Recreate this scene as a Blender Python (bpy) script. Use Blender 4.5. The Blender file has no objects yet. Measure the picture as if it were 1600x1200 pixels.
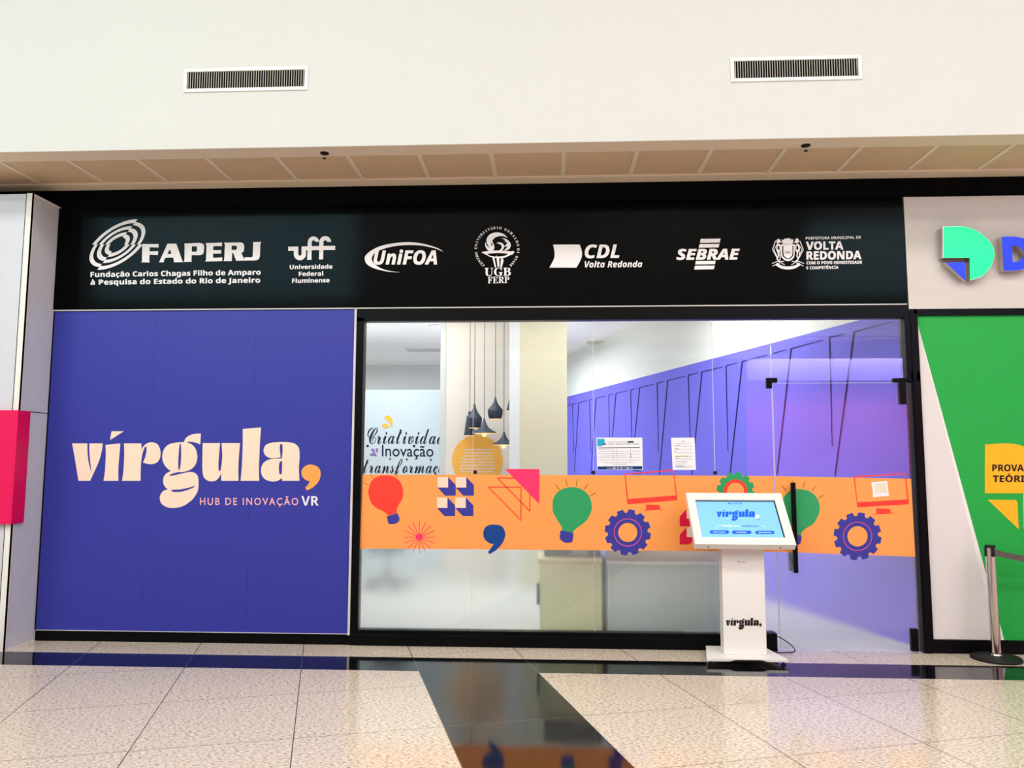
import bpy, math, random, unicodedata
from mathutils import Vector, Matrix
random.seed(7)
sc = bpy.context.scene
col = sc.collection
PI = math.pi

# ------------------------------------------------------------------ camera
CAM_F, CAM_YAW, CAM_PITCH, CAM_ROLL = 1214.26, 0.0486896, 0.0985685, 0.0021902
CAM = Vector((0.0, -6.6931, 1.55))
_cy, _sy = math.cos(CAM_YAW), math.sin(CAM_YAW)
FWD = Vector((-_sy * math.cos(CAM_PITCH), _cy * math.cos(CAM_PITCH), math.sin(CAM_PITCH)))
_r = Vector((_cy, _sy, 0)); _u = _r.cross(FWD)
RGT = math.cos(CAM_ROLL) * _r + math.sin(CAM_ROLL) * _u
UPV = -math.sin(CAM_ROLL) * _r + math.cos(CAM_ROLL) * _u
cd = bpy.data.cameras.new('camera'); cam = bpy.data.objects.new('camera', cd); col.objects.link(cam)
cd.sensor_fit = 'HORIZONTAL'; cd.sensor_width = 36.0; cd.lens = CAM_F / 1600 * 36.0
cd.clip_start = 0.05; cd.clip_end = 200
m4 = Matrix((RGT, UPV, -FWD)).transposed().to_4x4(); m4.translation = CAM
cam.matrix_world = m4
sc.camera = cam

# ------------------------------------------------------------------ world, lights, exposure
w = bpy.data.worlds.new('mall_world'); sc.world = w; w.use_nodes = True
bg = w.node_tree.nodes['Background']
bg.inputs['Color'].default_value = (1.0, 0.965, 0.935, 1); bg.inputs['Strength'].default_value = 0.55
sc.view_settings.view_transform = 'Standard'
sc.view_settings.look = 'None'
sc.view_settings.exposure = 0.0
sc.view_settings.gamma = 1.0
sc.view_settings.use_curve_mapping = False
sc.cycles.max_bounces = 10
sc.cycles.transparent_max_bounces = 16
sc.cycles.caustics_reflective = False
sc.cycles.use_denoising = True

def area(name, loc, sx, sy, power, color=(1, 1, 1), rot=(0, 0, 0)):
    l = bpy.data.lights.new(name, 'AREA'); l.shape = 'RECTANGLE'; l.size = sx; l.size_y = sy
    l.energy = power; l.color = color
    o = bpy.data.objects.new(name, l); o.location = loc; o.rotation_euler = rot; col.objects.link(o)
    return o

# mall ceiling luminaires (long troffers) over the corridor
for i, x in enumerate((-7.5, -2.5, 2.5, 7.5)):
    area('mall_ceiling_lamp', (x, -5.4, 7.4), 3.4, 1.3, 165, (1.0, 0.955, 0.91))
    area('mall_ceiling_lamp', (x, -8.2, 7.4), 3.4, 1.0, 125, (1.0, 0.91, 0.82))
# bluish daylight from the roof lights on the other side of the corridor
area('roof_window_light', (-6.9, -9.3, 5.9), 5.6, 1.9, 200, (0.35, 0.80, 1.0), (math.radians(-90), 0, PI))
area('roof_window_light', (6.6, -9.3, 5.7), 2.6, 1.5, 75, (0.40, 0.82, 1.0), (math.radians(-90), 0, PI))
# lamps inside the shop, with added fill lights among them
area('shop_lamp_and_fill', (-0.9, 1.7, 3.60), 3.0, 1.2, 88, (1.0, 0.98, 0.95))
area('shop_lamp_and_fill', (1.4, 2.2, 3.60), 1.6, 1.6, 62, (0.95, 0.97, 1.0))
area('shop_lamp_and_fill', (-2.6, 3.2, 3.60), 1.6, 1.0, 50, (0.90, 0.97, 1.0))
area('shop_lamp_and_fill', (-0.8, 7.0, 3.60), 1.2, 2.6, 130, (0.97, 0.99, 1.0))

area('shop_lamp_and_fill', (-4.4, 8.0, 3.60), 1.2, 3.0, 95, (0.95, 0.99, 1.0))  # added fill out of view, brightens the rear ceiling and wall
area('shop_fill_uplight', (-3.2, 5.6, 2.55), 1.6, 1.2, 9, (0.93, 0.98, 1.0), (PI, 0, 0))  # added uplight hidden behind the partition, brightens the ceiling
area('shop_fill_uplight', (-0.8, 5.6, 2.55), 1.0, 1.4, 18, (0.95, 0.99, 1.0), (PI, 0, 0))  # second added uplight, hidden behind the pillar
area('shop_lamp_and_fill', (-1.2, 3.42, 3.68), 1.0, 0.15, 7, (1.0, 0.97, 0.92))  # added fill, brightens only the panel behind the pendants
# added fill lights, brighten the far shops mirrored in the glass
area('far_fill_light', (6.6, -10.25, 4.0), 4.4, 0.4, 480, (1.0, 0.95, 0.98))
area('far_fill_light', (-4.0, -10.25, 4.0), 6.0, 0.4, 70, (1.0, 0.97, 0.92))

# ------------------------------------------------------------------ pixel -> plane
def ray(px, py):
    return (px - 800) / CAM_F * RGT - (py - 600) / CAM_F * UPV + FWD
class Plane:
    def __init__(s, o, n, u):
        s.o = Vector(o); s.n = Vector(n).normalized(); s.u = Vector(u).normalized(); s.v = s.n.cross(s.u)
    def hit(s, px, py):
        d = ray(px, py); t = (s.o - CAM).dot(s.n) / d.dot(s.n)
        return CAM + t * d
    def uv(s, px, py):
        p = s.hit(px, py) - s.o
        return p.dot(s.u), p.dot(s.v)
    def at(s, u, v, z=0.0):
        return s.o + s.u * u + s.v * v + s.n * z
def wall(Y): return Plane((0, Y, 0), (0, -1, 0), (1, 0, 0))

# ------------------------------------------------------------------ materials
def lin(c):
    c = c / 255.0
    return c / 12.92 if c <= 0.04045 else ((c + 0.055) / 1.055) ** 2.4
def rgb(c): return (lin(c[0]), lin(c[1]), lin(c[2]), 1)
def mat(name, c, rough=0.5, spec=0.5, metal=0.0, emit=0.0, var=0.04, scale=9.0, coat=0.0, bump=0.0):
    m = bpy.data.materials.new(name); m.use_nodes = True
    nt = m.node_tree; b = nt.nodes['Principled BSDF']
    b.inputs['Roughness'].default_value = rough; b.inputs['Specular IOR Level'].default_value = spec
    b.inputs['Metallic'].default_value = metal
    b.inputs['Coat Weight'].default_value = coat; b.inputs['Coat Roughness'].default_value = 0.05
    tc = nt.nodes.new('ShaderNodeTexCoord')
    nz = nt.nodes.new('ShaderNodeTexNoise'); nz.inputs['Scale'].default_value = scale; nz.inputs['Detail'].default_value = 3
    nt.links.new(tc.outputs['Object'], nz.inputs['Vector'])
    hs = nt.nodes.new('ShaderNodeMix'); hs.data_type = 'RGBA'
    a = rgb(c); hs.inputs[6].default_value = tuple(x * (1 - var) for x in a[:3]) + (1,)
    hs.inputs[7].default_value = tuple(min(1, x * (1 + var)) for x in a[:3]) + (1,)
    nt.links.new(nz.outputs['Fac'], hs.inputs[0]); nt.links.new(hs.outputs[2], b.inputs['Base Color'])
    if emit:
        b.inputs['Emission Color'].default_value = a; b.inputs['Emission Strength'].default_value = emit
    if bump:
        bp = nt.nodes.new('ShaderNodeBump'); bp.inputs['Strength'].default_value = bump; bp.inputs['Distance'].default_value = 0.002
        nt.links.new(nz.outputs['Fac'], bp.inputs['Height']); nt.links.new(bp.outputs['Normal'], b.inputs['Normal'])
    return m

def math_node(nt, op, a, b=None):
    n = nt.nodes.new('ShaderNodeMath'); n.operation = op
    for i, v in enumerate((a, b)):
        if v is None: continue
        if isinstance(v, (int, float)): n.inputs[i].default_value = v
        else: nt.links.new(v, n.inputs[i])
    return n.outputs[0]

TILE_A = math.radians(16.3)
def granite(name, base, dark, light, rough, joint_col, speck=0.5, spec=0.5):
    m = bpy.data.materials.new(name); m.use_nodes = True
    nt = m.node_tree; b = nt.nodes['Principled BSDF']; L = nt.links
    tc = nt.nodes.new('ShaderNodeTexCoord')
    sp = nt.nodes.new('ShaderNodeSeparateXYZ'); L.new(tc.outputs['Object'], sp.inputs[0])
    ca, sa = math.cos(TILE_A), math.sin(TILE_A)
    u = math_node(nt, 'ADD', math_node(nt, 'MULTIPLY', sp.outputs[0], ca), math_node(nt, 'MULTIPLY', sp.outputs[1], sa))
    v = math_node(nt, 'ADD', math_node(nt, 'MULTIPLY', sp.outputs[0], -sa), math_node(nt, 'MULTIPLY', sp.outputs[1], ca))
    def line(q, off, per, wd):
        s = math_node(nt, 'ADD', math_node(nt, 'DIVIDE', math_node(nt, 'SUBTRACT', q, off), per), 1000.5)
        f = math_node(nt, 'ABSOLUTE', math_node(nt, 'SUBTRACT', math_node(nt, 'FRACT', s), 0.5))
        return math_node(nt, 'LESS_THAN', f, wd / per / 2)
    j = math_node(nt, 'MAXIMUM', line(u, -0.309, 0.849, 0.006), line(v, -0.875, 0.862, 0.004))
    # stretched mineral flakes
    mp = nt.nodes.new('ShaderNodeMapping'); mp.inputs['Rotation'].default_value = (0, 0, -TILE_A); mp.inputs['Scale'].default_value = (26, 60, 40)
    L.new(tc.outputs['Object'], mp.inputs[0])
    n1 = nt.nodes.new('ShaderNodeTexNoise'); n1.inputs['Scale'].default_value = 1.6; n1.inputs['Detail'].default_value = 5; n1.inputs['Roughness'].default_value = 0.7
    L.new(mp.outputs[0], n1.inputs['Vector'])
    r1 = nt.nodes.new('ShaderNodeValToRGB'); e = r1.color_ramp.elements
    e[0].position = 0.33; e[0].color = rgb(dark); e[1].position = 0.66; e[1].color = rgb(light)
    e2 = r1.color_ramp.elements.new(0.33 + 0.14 * speck * 2); e2.color = rgb(base)
    L.new(n1.outputs['Fac'], r1.inputs[0])
    vo = nt.nodes.new('ShaderNodeTexNoise'); vo.inputs['Scale'].default_value = 130; vo.inputs['Detail'].default_value = 2
    L.new(tc.outputs['Object'], vo.inputs['Vector'])
    r2 = nt.nodes.new('ShaderNodeValToRGB'); e = r2.color_ramp.elements
    e[0].position = 0.30; e[0].color = rgb(dark); e[1].position = 0.42; e[1].color = (1, 1, 1, 1)
    L.new(vo.outputs['Fac'], r2.inputs[0])
    mx = nt.nodes.new('ShaderNodeMix'); mx.data_type = 'RGBA'; mx.blend_type = 'MULTIPLY'; mx.inputs[0].default_value = speck
    L.new(r1.outputs[0], mx.inputs[6]); L.new(r2.outputs[0], mx.inputs[7])
    mj = nt.nodes.new('ShaderNodeMix'); mj.data_type = 'RGBA'
    L.new(j, mj.inputs[0]); L.new(mx.outputs[2], mj.inputs[6]); mj.inputs[7].default_value = rgb(joint_col)
    L.new(mj.outputs[2], b.inputs['Base Color'])
    b.inputs['Roughness'].default_value = rough; b.inputs['Specular IOR Level'].default_value = spec
    return m

def glass_mat(name, tint=(0.97, 0.985, 0.98), ior=1.75):
    m = bpy.data.materials.new(name); m.use_nodes = True
    nt = m.node_tree; nt.nodes.clear(); L = nt.links
    out = nt.nodes.new('ShaderNodeOutputMaterial'); mix = nt.nodes.new('ShaderNodeMixShader')
    tr = nt.nodes.new('ShaderNodeBsdfTransparent'); tr.inputs[0].default_value = (*tint, 1)
    gl = nt.nodes.new('ShaderNodeBsdfGlossy'); gl.inputs['Roughness'].default_value = 0.0; gl.inputs['Color'].default_value = (1, 1, 1, 1)
    fr = nt.nodes.new('ShaderNodeFresnel'); fr.inputs['IOR'].default_value = ior
    ge = nt.nodes.new('ShaderNodeNewGeometry')
    f = math_node(nt, 'MULTIPLY', fr.outputs[0], math_node(nt, 'SUBTRACT', 1.0, ge.outputs['Backfacing']))
    L.new(f, mix.inputs[0]); L.new(tr.outputs[0], mix.inputs[1]); L.new(gl.outputs[0], mix.inputs[2]); L.new(mix.outputs[0], out.inputs[0])
    return m

def frost_mat(name):
    m = bpy.data.materials.new(name); m.use_nodes = True
    nt = m.node_tree; nt.nodes.clear(); L = nt.links
    out = nt.nodes.new('ShaderNodeOutputMaterial'); mix = nt.nodes.new('ShaderNodeMixShader')
    rf = nt.nodes.new('ShaderNodeBsdfRefraction'); rf.inputs['Color'].default_value = (0.97, 0.985, 0.98, 1)
    rf.inputs['Roughness'].default_value = 0.30; rf.inputs['IOR'].default_value = 1.30
    df = nt.nodes.new('ShaderNodeBsdfTranslucent'); df.inputs['Color'].default_value = (0.9, 0.93, 0.92, 1)
    mix.inputs[0].default_value = 0.15
    tc = nt.nodes.new('ShaderNodeTexCoord'); nz = nt.nodes.new('ShaderNodeTexNoise'); nz.inputs['Scale'].default_value = 14
    L.new(tc.outputs['Object'], nz.inputs['Vector'])
    L.new(math_node(nt, 'ADD', math_node(nt, 'MULTIPLY', nz.outputs['Fac'], 0.05), 0.22), rf.inputs['Roughness'])
    L.new(rf.outputs[0], mix.inputs[1]); L.new(df.outputs[0], mix.inputs[2]); tr = nt.nodes.new('ShaderNodeBsdfTransparent'); tr.inputs[0].default_value = (0.96, 0.98, 0.975, 1)
    m2 = nt.nodes.new('ShaderNodeMixShader'); m2.inputs[0].default_value = 0.05
    L.new(mix.outputs[0], m2.inputs[1]); L.new(tr.outputs[0], m2.inputs[2]); L.new(m2.outputs[0], out.inputs[0])
    return m

M = dict(
    white_wall=mat('added_blocker_white_paint', (207, 208, 204), 0.9, 0.2, var=0.015),
    ceil=mat('ceiling_paint', (240, 238, 232), 0.9, 0.2, var=0.015),
    soffit=mat('soffit_beige_paint', (240, 222, 198), 0.8, 0.2, var=0.03),
    soffit_tile=mat('soffit_tile_board', (222, 194, 160), 0.85, 0.2, var=0.05, scale=6),
    soffit_bar=mat('soffit_tee_bar', (242, 226, 204), 0.6, 0.3),
    black=mat('black_frame_metal', (7, 8, 9), 0.35, 0.10, var=0.1),
    black_wall=mat('black_matt_wall', (8, 8, 9), 0.8, 0.06, var=0.2),
    fascia=mat('black_gloss_acrylic', (2, 3, 4), 0.10, 0.05, var=0.1),
    logo=mat('white_vinyl_logo', (236, 232, 232), 0.5, 0.3, var=0.01),
    blue=mat('blue_vinyl_panel', (50, 54, 154), 0.45, 0.35, var=0.04, scale=3),
    cream=mat('cream_vinyl', (243, 217, 195), 0.5, 0.3, var=0.02),
    pinktext=mat('pale_pink_vinyl', (246, 178, 178), 0.5, 0.3),
    comma=mat('orange_vinyl_comma', (255, 163, 82), 0.5, 0.3),
    edge=mat('brushed_aluminium_edge', (206, 204, 204), 0.4, 0.5, var=0.03),
    orange=mat('orange_vinyl_band', (252, 160, 84), 0.5, 0.3, var=0.02),
    red=mat('red_print', (250, 62, 50), 0.5, 0.3, var=0.01),
    pink=mat('hot_pink_print', (250, 52, 104), 0.5, 0.3, var=0.01),
    crimson=mat('crimson_print', (226, 8, 66), 0.5, 0.3, var=0.01),
    green_p=mat('green_print', (44, 158, 96), 0.5, 0.3, var=0.03),
    navy=mat('indigo_print', (56, 56, 152), 0.5, 0.3, var=0.02),
    comma_blue=mat('blue_print', (8, 66, 142), 0.5, 0.3, var=0.02),
    olive=mat('olive_print', (134, 108, 26), 0.5, 0.3),
    rustline=mat('rust_print', (196, 78, 36), 0.5, 0.3),
    rosering=mat('rose_print', (246, 92, 142), 0.5, 0.3),
    paper=mat('white_paper', (236, 237, 242), 0.8, 0.2, var=0.01),
    greyink=mat('grey_ink', (150, 152, 160), 0.8, 0.2), darkink=mat('dark_ink', (52, 54, 62), 0.8, 0.2),
    yellowink=mat('yellow_marker', (216, 210, 110), 0.8, 0.2), navyink=mat('navy_ink', (16, 54, 116), 0.7, 0.2),
    cyanink=mat('cyan_ink', (46, 168, 206), 0.7, 0.2), beigeink=mat('beige_ink', (232, 220, 198), 0.8, 0.2),
    glass=glass_mat('clear_shop_glass'), frost=frost_mat('frosted_film'),
    clad=mat('white_aluminium_cladding', (206, 208, 216), 0.45, 0.4, var=0.02),
    clad_trim=mat('cream_corner_trim', (236, 230, 222), 0.5, 0.4, var=0.02),
    magenta=mat('magenta_acrylic', (226, 0, 86), 0.45, 0.4, var=0.01),
    n_grey=mat('grey_sign_panel', (206, 201, 194), 0.5, 0.4, var=0.02),
    n_green=mat('green_banner_print', (22, 164, 64), 0.5, 0.35, var=0.03, scale=2),
    n_white=mat('white_banner_print', (222, 216, 214), 0.6, 0.3, var=0.02), n_white2=mat('bright_white_print', (236, 230, 230), 0.6, 0.3, var=0.01),
    n_yellow=mat('yellow_print', (252, 180, 24), 0.5, 0.3, var=0.02), n_black=mat('black_print', (30, 16, 22), 0.5, 0.3),
    lit_green=mat('lit_green_face', (0, 250, 130), 0.3, 0.4, emit=0.9, var=0.01), lit_blue=mat('lit_blue_face', (8, 44, 232), 0.3, 0.4, emit=0.7, var=0.01),
    chrome=mat('polished_steel', (214, 208, 202), 0.12, 0.5, metal=1.0, var=0.02),
    kiosk=mat('white_powder_coat', (236, 233, 228), 0.35, 0.45, var=0.01),
    screen=mat('lit_screen_blue', (126, 190, 246), 0.2, 0.5, emit=0.34, var=0.05, scale=3),
    ui_blue=mat('screen_blue', (10, 84, 206), 0.3, 0.4, emit=0.5), ui_pale=mat('screen_pale', (206, 232, 252), 0.3, 0.4, emit=0.7), ui_white=mat('screen_white', (240, 248, 236), 0.3, 0.4, emit=0.7),
    rubber=mat('black_rubber', (16, 16, 17), 0.6, 0.3, var=0.1), belt=mat('grey_webbing', (92, 84, 80), 0.85, 0.2, var=0.08, scale=60),
    dark=mat('dark_plastic', (28, 30, 36), 0.45, 0.4, var=0.1),
    purple=mat('violet_wall_paint', (112, 106, 226), 0.7, 0.3, var=0.02), groove=mat('dark_groove', (26, 24, 92), 0.8, 0.2),
    in_floor=mat('pale_vinyl_floor', (200, 199, 194), 0.5, 0.4, var=0.03), in_white=mat('cool_white_paint', (222, 234, 242), 0.85, 0.2, var=0.01),
    in_beige=mat('warm_grey_paint', (238, 230, 219), 0.85, 0.2, var=0.02), in_khaki=mat('khaki_paint', (205, 200, 174), 0.85, 0.2, var=0.02),
    in_edge=mat('white_edge_paint', (212, 218, 218), 0.8, 0.2, var=0.01), in_wall=mat('off_white_paint', (232, 234, 228), 0.85, 0.2, var=0.01),
    lamp=mat('dark_blue_lamp_metal', (48, 62, 76), 0.45, 0.5, var=0.08), lamp_in=mat('lit_brass_lining', (255, 206, 140), 0.4, 0.5, emit=1.0),
    bulb=mat('warm_bulb', (255, 208, 130), 0.4, 0.4, emit=2.2), cord=mat('black_cord', (26, 28, 32), 0.6, 0.3),
    circle=mat('amber_sticker', (255, 190, 86), 0.6, 0.3, var=0.02), ink=mat('navy_script_ink', (24, 36, 66), 0.6, 0.3), amber=mat('amber_splash', (255, 206, 84), 0.6, 0.3), lilac=mat('lilac_splash', (160, 120, 206), 0.6, 0.3),
    cab_y=mat('cream_cabinet_laminate', (244, 239, 190), 0.5, 0.4, var=0.02), cab_g=mat('grey_cabinet_laminate', (212, 220, 220), 0.5, 0.4, var=0.02),
    lamp_panel=mat('lit_diffuser', (255, 252, 240), 0.5, 0.3, emit=2.0),
    vent=mat('white_vent_metal', (240, 238, 230), 0.5, 0.4, var=0.01), vent_dark=mat('vent_cavity', (14, 13, 12), 0.9, 0.1), blade=mat('vent_blade_metal', (196, 192, 184), 0.5, 0.4, var=0.03),
    chair=mat('blue_grey_chair_fabric', (44, 56, 76), 0.9, 0.2, var=0.08),
    far_pink=mat('pink_shop_lining', (228, 78, 150), 0.6, 0.3, var=0.06, scale=1.2), far_blue=mat('lilac_shop_lining', (150, 140, 220), 0.6, 0.3, var=0.05), far_dark=mat('far_shop_dark', (70, 66, 66), 0.6, 0.3, var=0.15),
)
M['floor'] = granite('beige_granite', (220, 205, 187), (104, 86, 70), (238, 226, 210), 0.13, (92, 76, 62), 0.62)
M['floor_black'] = granite('black_granite', (7, 7, 9), (3, 3, 4), (16, 16, 19), 0.07, (84, 84, 86), 0.3)

# ------------------------------------------------------------------ object helpers
def mk(name, verts, faces, m, parent=None, smooth=False, bevel=0.0):
    me = bpy.data.meshes.new(name)
    off = parent.location.copy() if parent is not None else Vector((0, 0, 0))
    if parent is not None and parent.parent is not None: off = off + parent.parent.location
    me.from_pydata([Vector(v) - off for v in verts], [], faces); me.update()
    me.materials.append(m)
    if smooth:
        for p in me.polygons: p.use_smooth = True
        me.set_sharp_from_angle(angle=math.radians(38))
    o = bpy.data.objects.new(name, me); col.objects.link(o)
    if parent is not None: o.parent = parent
    if bevel:
        b = o.modifiers.new('bevel', 'BEVEL'); b.width = bevel; b.segments = 2; b.limit_method = 'ANGLE'
    return o
def tag(o, label=None, cat=None, group=None, kind=None):
    if label: o['label'] = label
    if cat: o['category'] = cat
    if group: o['group'] = group
    if kind: o['kind'] = kind
    return o
def thing(name, loc, label, cat, group=None):
    o = bpy.data.objects.new(name, None); o.location = loc; o.empty_display_size = 0.1; col.objects.link(o)
    return tag(o, label, cat, group)

class MB:
    def __init__(s): s.v = []; s.f = []
    def add(s, vs, fs):
        k = len(s.v); s.v += [Vector(v) for v in vs]; s.f += [[i + k for i in f] for f in fs]; return s
    def box(s, x0, x1, y0, y1, z0, z1, T=None):
        vs = [Vector((x, y, z)) for x in (x0, x1) for y in (y0, y1) for z in (z0, z1)]
        if T is not None: vs = [T @ v for v in vs]
        return s.add(vs, [[0, 1, 3, 2], [4, 6, 7, 5], [0, 4, 5, 1], [2, 3, 7, 6], [0, 2, 6, 4], [1, 5, 7, 3]])
    def lathe(s, prof, c, n=32, T=None):
        vs = []; fs = []
        for r, z in prof:
            for i in range(n):
                a = 2 * PI * i / n; v = Vector((c[0] + r * math.cos(a), c[1] + r * math.sin(a), c[2] + z)); vs.append(T @ v if T is not None else v)
        for k in range(len(prof) - 1):
            for i in range(n):
                j = (i + 1) % n; fs.append([k * n + i, k * n + j, (k + 1) * n + j, (k + 1) * n + i])
        if prof[0][0] > 1e-5: fs.append(list(range(n))[::-1])
        if prof[-1][0] > 1e-5: fs.append([(len(prof) - 1) * n + i for i in range(n)])
        return s.add(vs, fs)
    def tube(s, pts, r, n=8):
        pts = [Vector(p) for p in pts]; vs = []; fs = []
        for k, p in enumerate(pts):
            d = (pts[min(k + 1, len(pts) - 1)] - pts[max(k - 1, 0)]).normalized()
            a = d.cross(Vector((0, 0, 1)) if abs(d.z) < 0.9 else Vector((1, 0, 0))).normalized(); b = d.cross(a)
            for i in range(n):
                t = 2 * PI * i / n; vs.append(p + r * (math.cos(t) * a + math.sin(t) * b))
        for k in range(len(pts) - 1):
            for i in range(n):
                j = (i + 1) % n; fs.append([k * n + i, k * n + j, (k + 1) * n + j, (k + 1) * n + i])
        fs.append(list(range(n))[::-1]); fs.append([(len(pts) - 1) * n + i for i in range(n)])
        return s.add(vs, fs)
    def prism(s, poly, z0, z1):          # convex or mild polygon in xy
        n = len(poly); vs = [(x, y, z0) for x, y in poly] + [(x, y, z1) for x, y in poly]
        fs = [list(range(n))[::-1], list(range(n, 2 * n))] + [[i, (i + 1) % n, n + (i + 1) % n, n + i] for i in range(n)]
        return s.add(vs, fs)
    def build(s, name, m, parent=None, smooth=False, bevel=0.0): return mk(name, s.v, s.f, m, parent, smooth, bevel)
def box(name, m, x0, x1, y0, y1, z0, z1, parent=None, bevel=0.0):
    return MB().box(x0, x1, y0, y1, z0, z1).build(name, m, parent, False, bevel)
def struct(o): o['kind'] = 'structure'; return o

# ---- outlines: "x,y x,y! ..." in the coordinates of a blown-up photo crop; '!' marks a corner, the rest is smoothed
def outline(s, x0=0, y0=0, k=1.0, steps=5):
    P = []
    for t in s.split():
        cnr = t.endswith('!'); a, b = t.rstrip('!').split(','); P.append((x0 + float(a) / k, y0 + float(b) / k, cnr))
    n = len(P); out = []
    for i in range(n):
        p1, p2 = P[i], P[(i + 1) % n]; p0 = P[(i - 1) % n] if not p1[2] else p1; p3 = P[(i + 2) % n] if not p2[2] else p2
        out.append((p1[0], p1[1]))
        if p1[2] and p2[2]: continue
        for q in range(1, steps):
            t = q / steps
            out.append(tuple(0.5 * (2 * p1[j] + (p2[j] - p0[j]) * t + (2 * p0[j] - 5 * p1[j] + 4 * p2[j] - p3[j]) * t * t + (3 * p1[j] - p0[j] - 3 * p2[j] + p3[j]) * t ** 3) for j in (0, 1)))
    return out
def corners(s, x0=0, y0=0, k=1.0):
    return [(x0 + float(a) / k, y0 + float(b) / k) for a, b in (t.split(',') for t in s.split())]
def arc(cx, cy, r, a0, a1, n=24, ry=None):
    ry = r if ry is None else ry
    return [(cx + r * math.cos(math.radians(a0 + (a1 - a0) * i / n)), cy - ry * math.sin(math.radians(a0 + (a1 - a0) * i / n))) for i in range(n + 1)]
def circ(cx, cy, r, n=40, ry=None): return arc(cx, cy, r, 0, 360, n, ry)[:-1]
def stroke(pts, wd, closed=False):      # thick line outline in picture units
    n = len(pts); L, R = [], []
    for i in range(n):
        a = pts[(i - 1) % n] if (closed or i > 0) else pts[i]; b = pts[(i + 1) % n] if (closed or i < n - 1) else pts[i]
        def nrm(p, q):
            d = (q[0] - p[0], q[1] - p[1]); l = math.hypot(*d) or 1; return (-d[1] / l, d[0] / l)
        n1 = nrm(a, pts[i]) if a != pts[i] else None; n2 = nrm(pts[i], b) if b != pts[i] else None
        if n1 is None: n1 = n2
        if n2 is None: n2 = n1
        mx, my = n1[0] + n2[0], n1[1] + n2[1]; l2 = mx * mx + my * my
        k = wd / 2 * 2 / max(l2, 0.35)
        L.append((pts[i][0] + mx * k, pts[i][1] + my * k)); R.append((pts[i][0] - mx * k, pts[i][1] - my * k))
    return [L, R] if closed else [L + R[::-1]]

def fill2d(loops, thick):
    """loops of (u,v) -> verts (u,v,z), faces; even-odd filled"""
    c = bpy.data.curves.new('tmp', 'CURVE'); c.dimensions = '2D'; c.fill_mode = 'BOTH'; c.extrude = thick / 2
    for lp in loops:
        s = c.splines.new('POLY'); s.points.add(len(lp) - 1)
        for i, (a, b) in enumerate(lp): s.points[i].co = (a, b, 0, 1)
        s.use_cyclic_u = True
    o = bpy.data.objects.new('tmp', c); me = bpy.data.meshes.new_from_object(o)
    vs = [tuple(v.co) for v in me.vertices]; fs = [list(p.vertices) for p in me.polygons]
    bpy.data.objects.remove(o); bpy.data.curves.remove(c); bpy.data.meshes.remove(me)
    return vs, fs
def shape(name, m, plane, groups, parent=None, lift=0.001, thick=0.001):
    """groups: list of loop lists given in photo units on the plane"""
    mb = MB()
    for i, loops in enumerate(groups):
        vs, fs = fill2d([[plane.uv(*p) for p in lp] for lp in loops], thick)
        li = lift + (i * 0.00012 if len(groups) < 40 else 0)
        mb.add([plane.at(a, b, li + thick / 2 + z) for a, b, z in vs], fs)
    return mb.build(name, m, parent)
def shape_uv(name, m, plane, groups, parent=None, lift=0.001, thick=0.001):
    mb = MB()
    for loops in groups:
        vs, fs = fill2d(loops, thick)
        mb.add([plane.at(a, b, lift + thick / 2 + z) for a, b, z in vs], fs)
    return mb.build(name, m, parent)

# ---- lettering: the built-in font; heavier, slanted, serif and script faces come from its mathematical alphabets
STYLE = dict(bold=(0x1D5D4, 0x1D5EE), bolditalic=(0x1D63C, 0x1D656), serif=(0x1D400, 0x1D41A), script=(0x1D4D0, 0x1D4EA))
ACC = {'\u0301': '\u00b4', '\u0303': '\u02dc', '\u0302': '\u02c6', '\u0300': '`', '\u0327': '\u00b8'}
SPACING = 1.0
def _raw(s, offset=0.0):
    c = bpy.data.curves.new('tmp', 'FONT'); c.body = s; c.size = 1.0; c.resolution_u = 3; c.offset = offset; c.space_character = SPACING
    o = bpy.data.objects.new('tmp', c); me = bpy.data.meshes.new_from_object(o)
    vs = [(v.co.x, v.co.y) for v in me.vertices]; fs = [list(p.vertices) for p in me.polygons]
    bpy.data.objects.remove(o); bpy.data.curves.remove(c); bpy.data.meshes.remove(me)
    return vs, fs
def glyphs(s, style=None, heavy=0.0):
    if style is None: return _raw(s, heavy)
    up, lo = STYLE[style]; base = []; marks = []
    for ch in s:
        d = unicodedata.normalize('NFD', ch); b = d[0]
        if len(d) > 1: marks.append((len(base), d[1], b.isupper()))
        if 'A' <= b <= 'Z': b = chr(up + ord(b) - 65)
        elif 'a' <= b <= 'z': b = chr(lo + ord(b) - 97)
        base.append(b)
    vs, fs = _raw(''.join(base), heavy)
    for i, mk_, upper in marks:
        pre = _raw(''.join(base[:i + 1]), heavy)[0]; one = _raw(base[i], heavy)[0]
        x1 = max(p[0] for p in pre); cx = x1 - (max(p[0] for p in one) - min(p[0] for p in one)) / 2
        top = max(p[1] for p in one)
        av, af = _raw(ACC[mk_], 0.012); ax = (max(p[0] for p in av) + min(p[0] for p in av)) / 2
        ay0 = min(p[1] for p in av); ay1 = max(p[1] for p in av)
        dy = (-ay1 + 0.02) if mk_ == '\u0327' else (top + 0.04 - ay0)
        k = len(vs); vs = vs + [(p[0] - ax + cx, p[1] + dy) for p in av]; fs = fs + [[q + k for q in f] for f in af]
    return vs, fs
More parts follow.
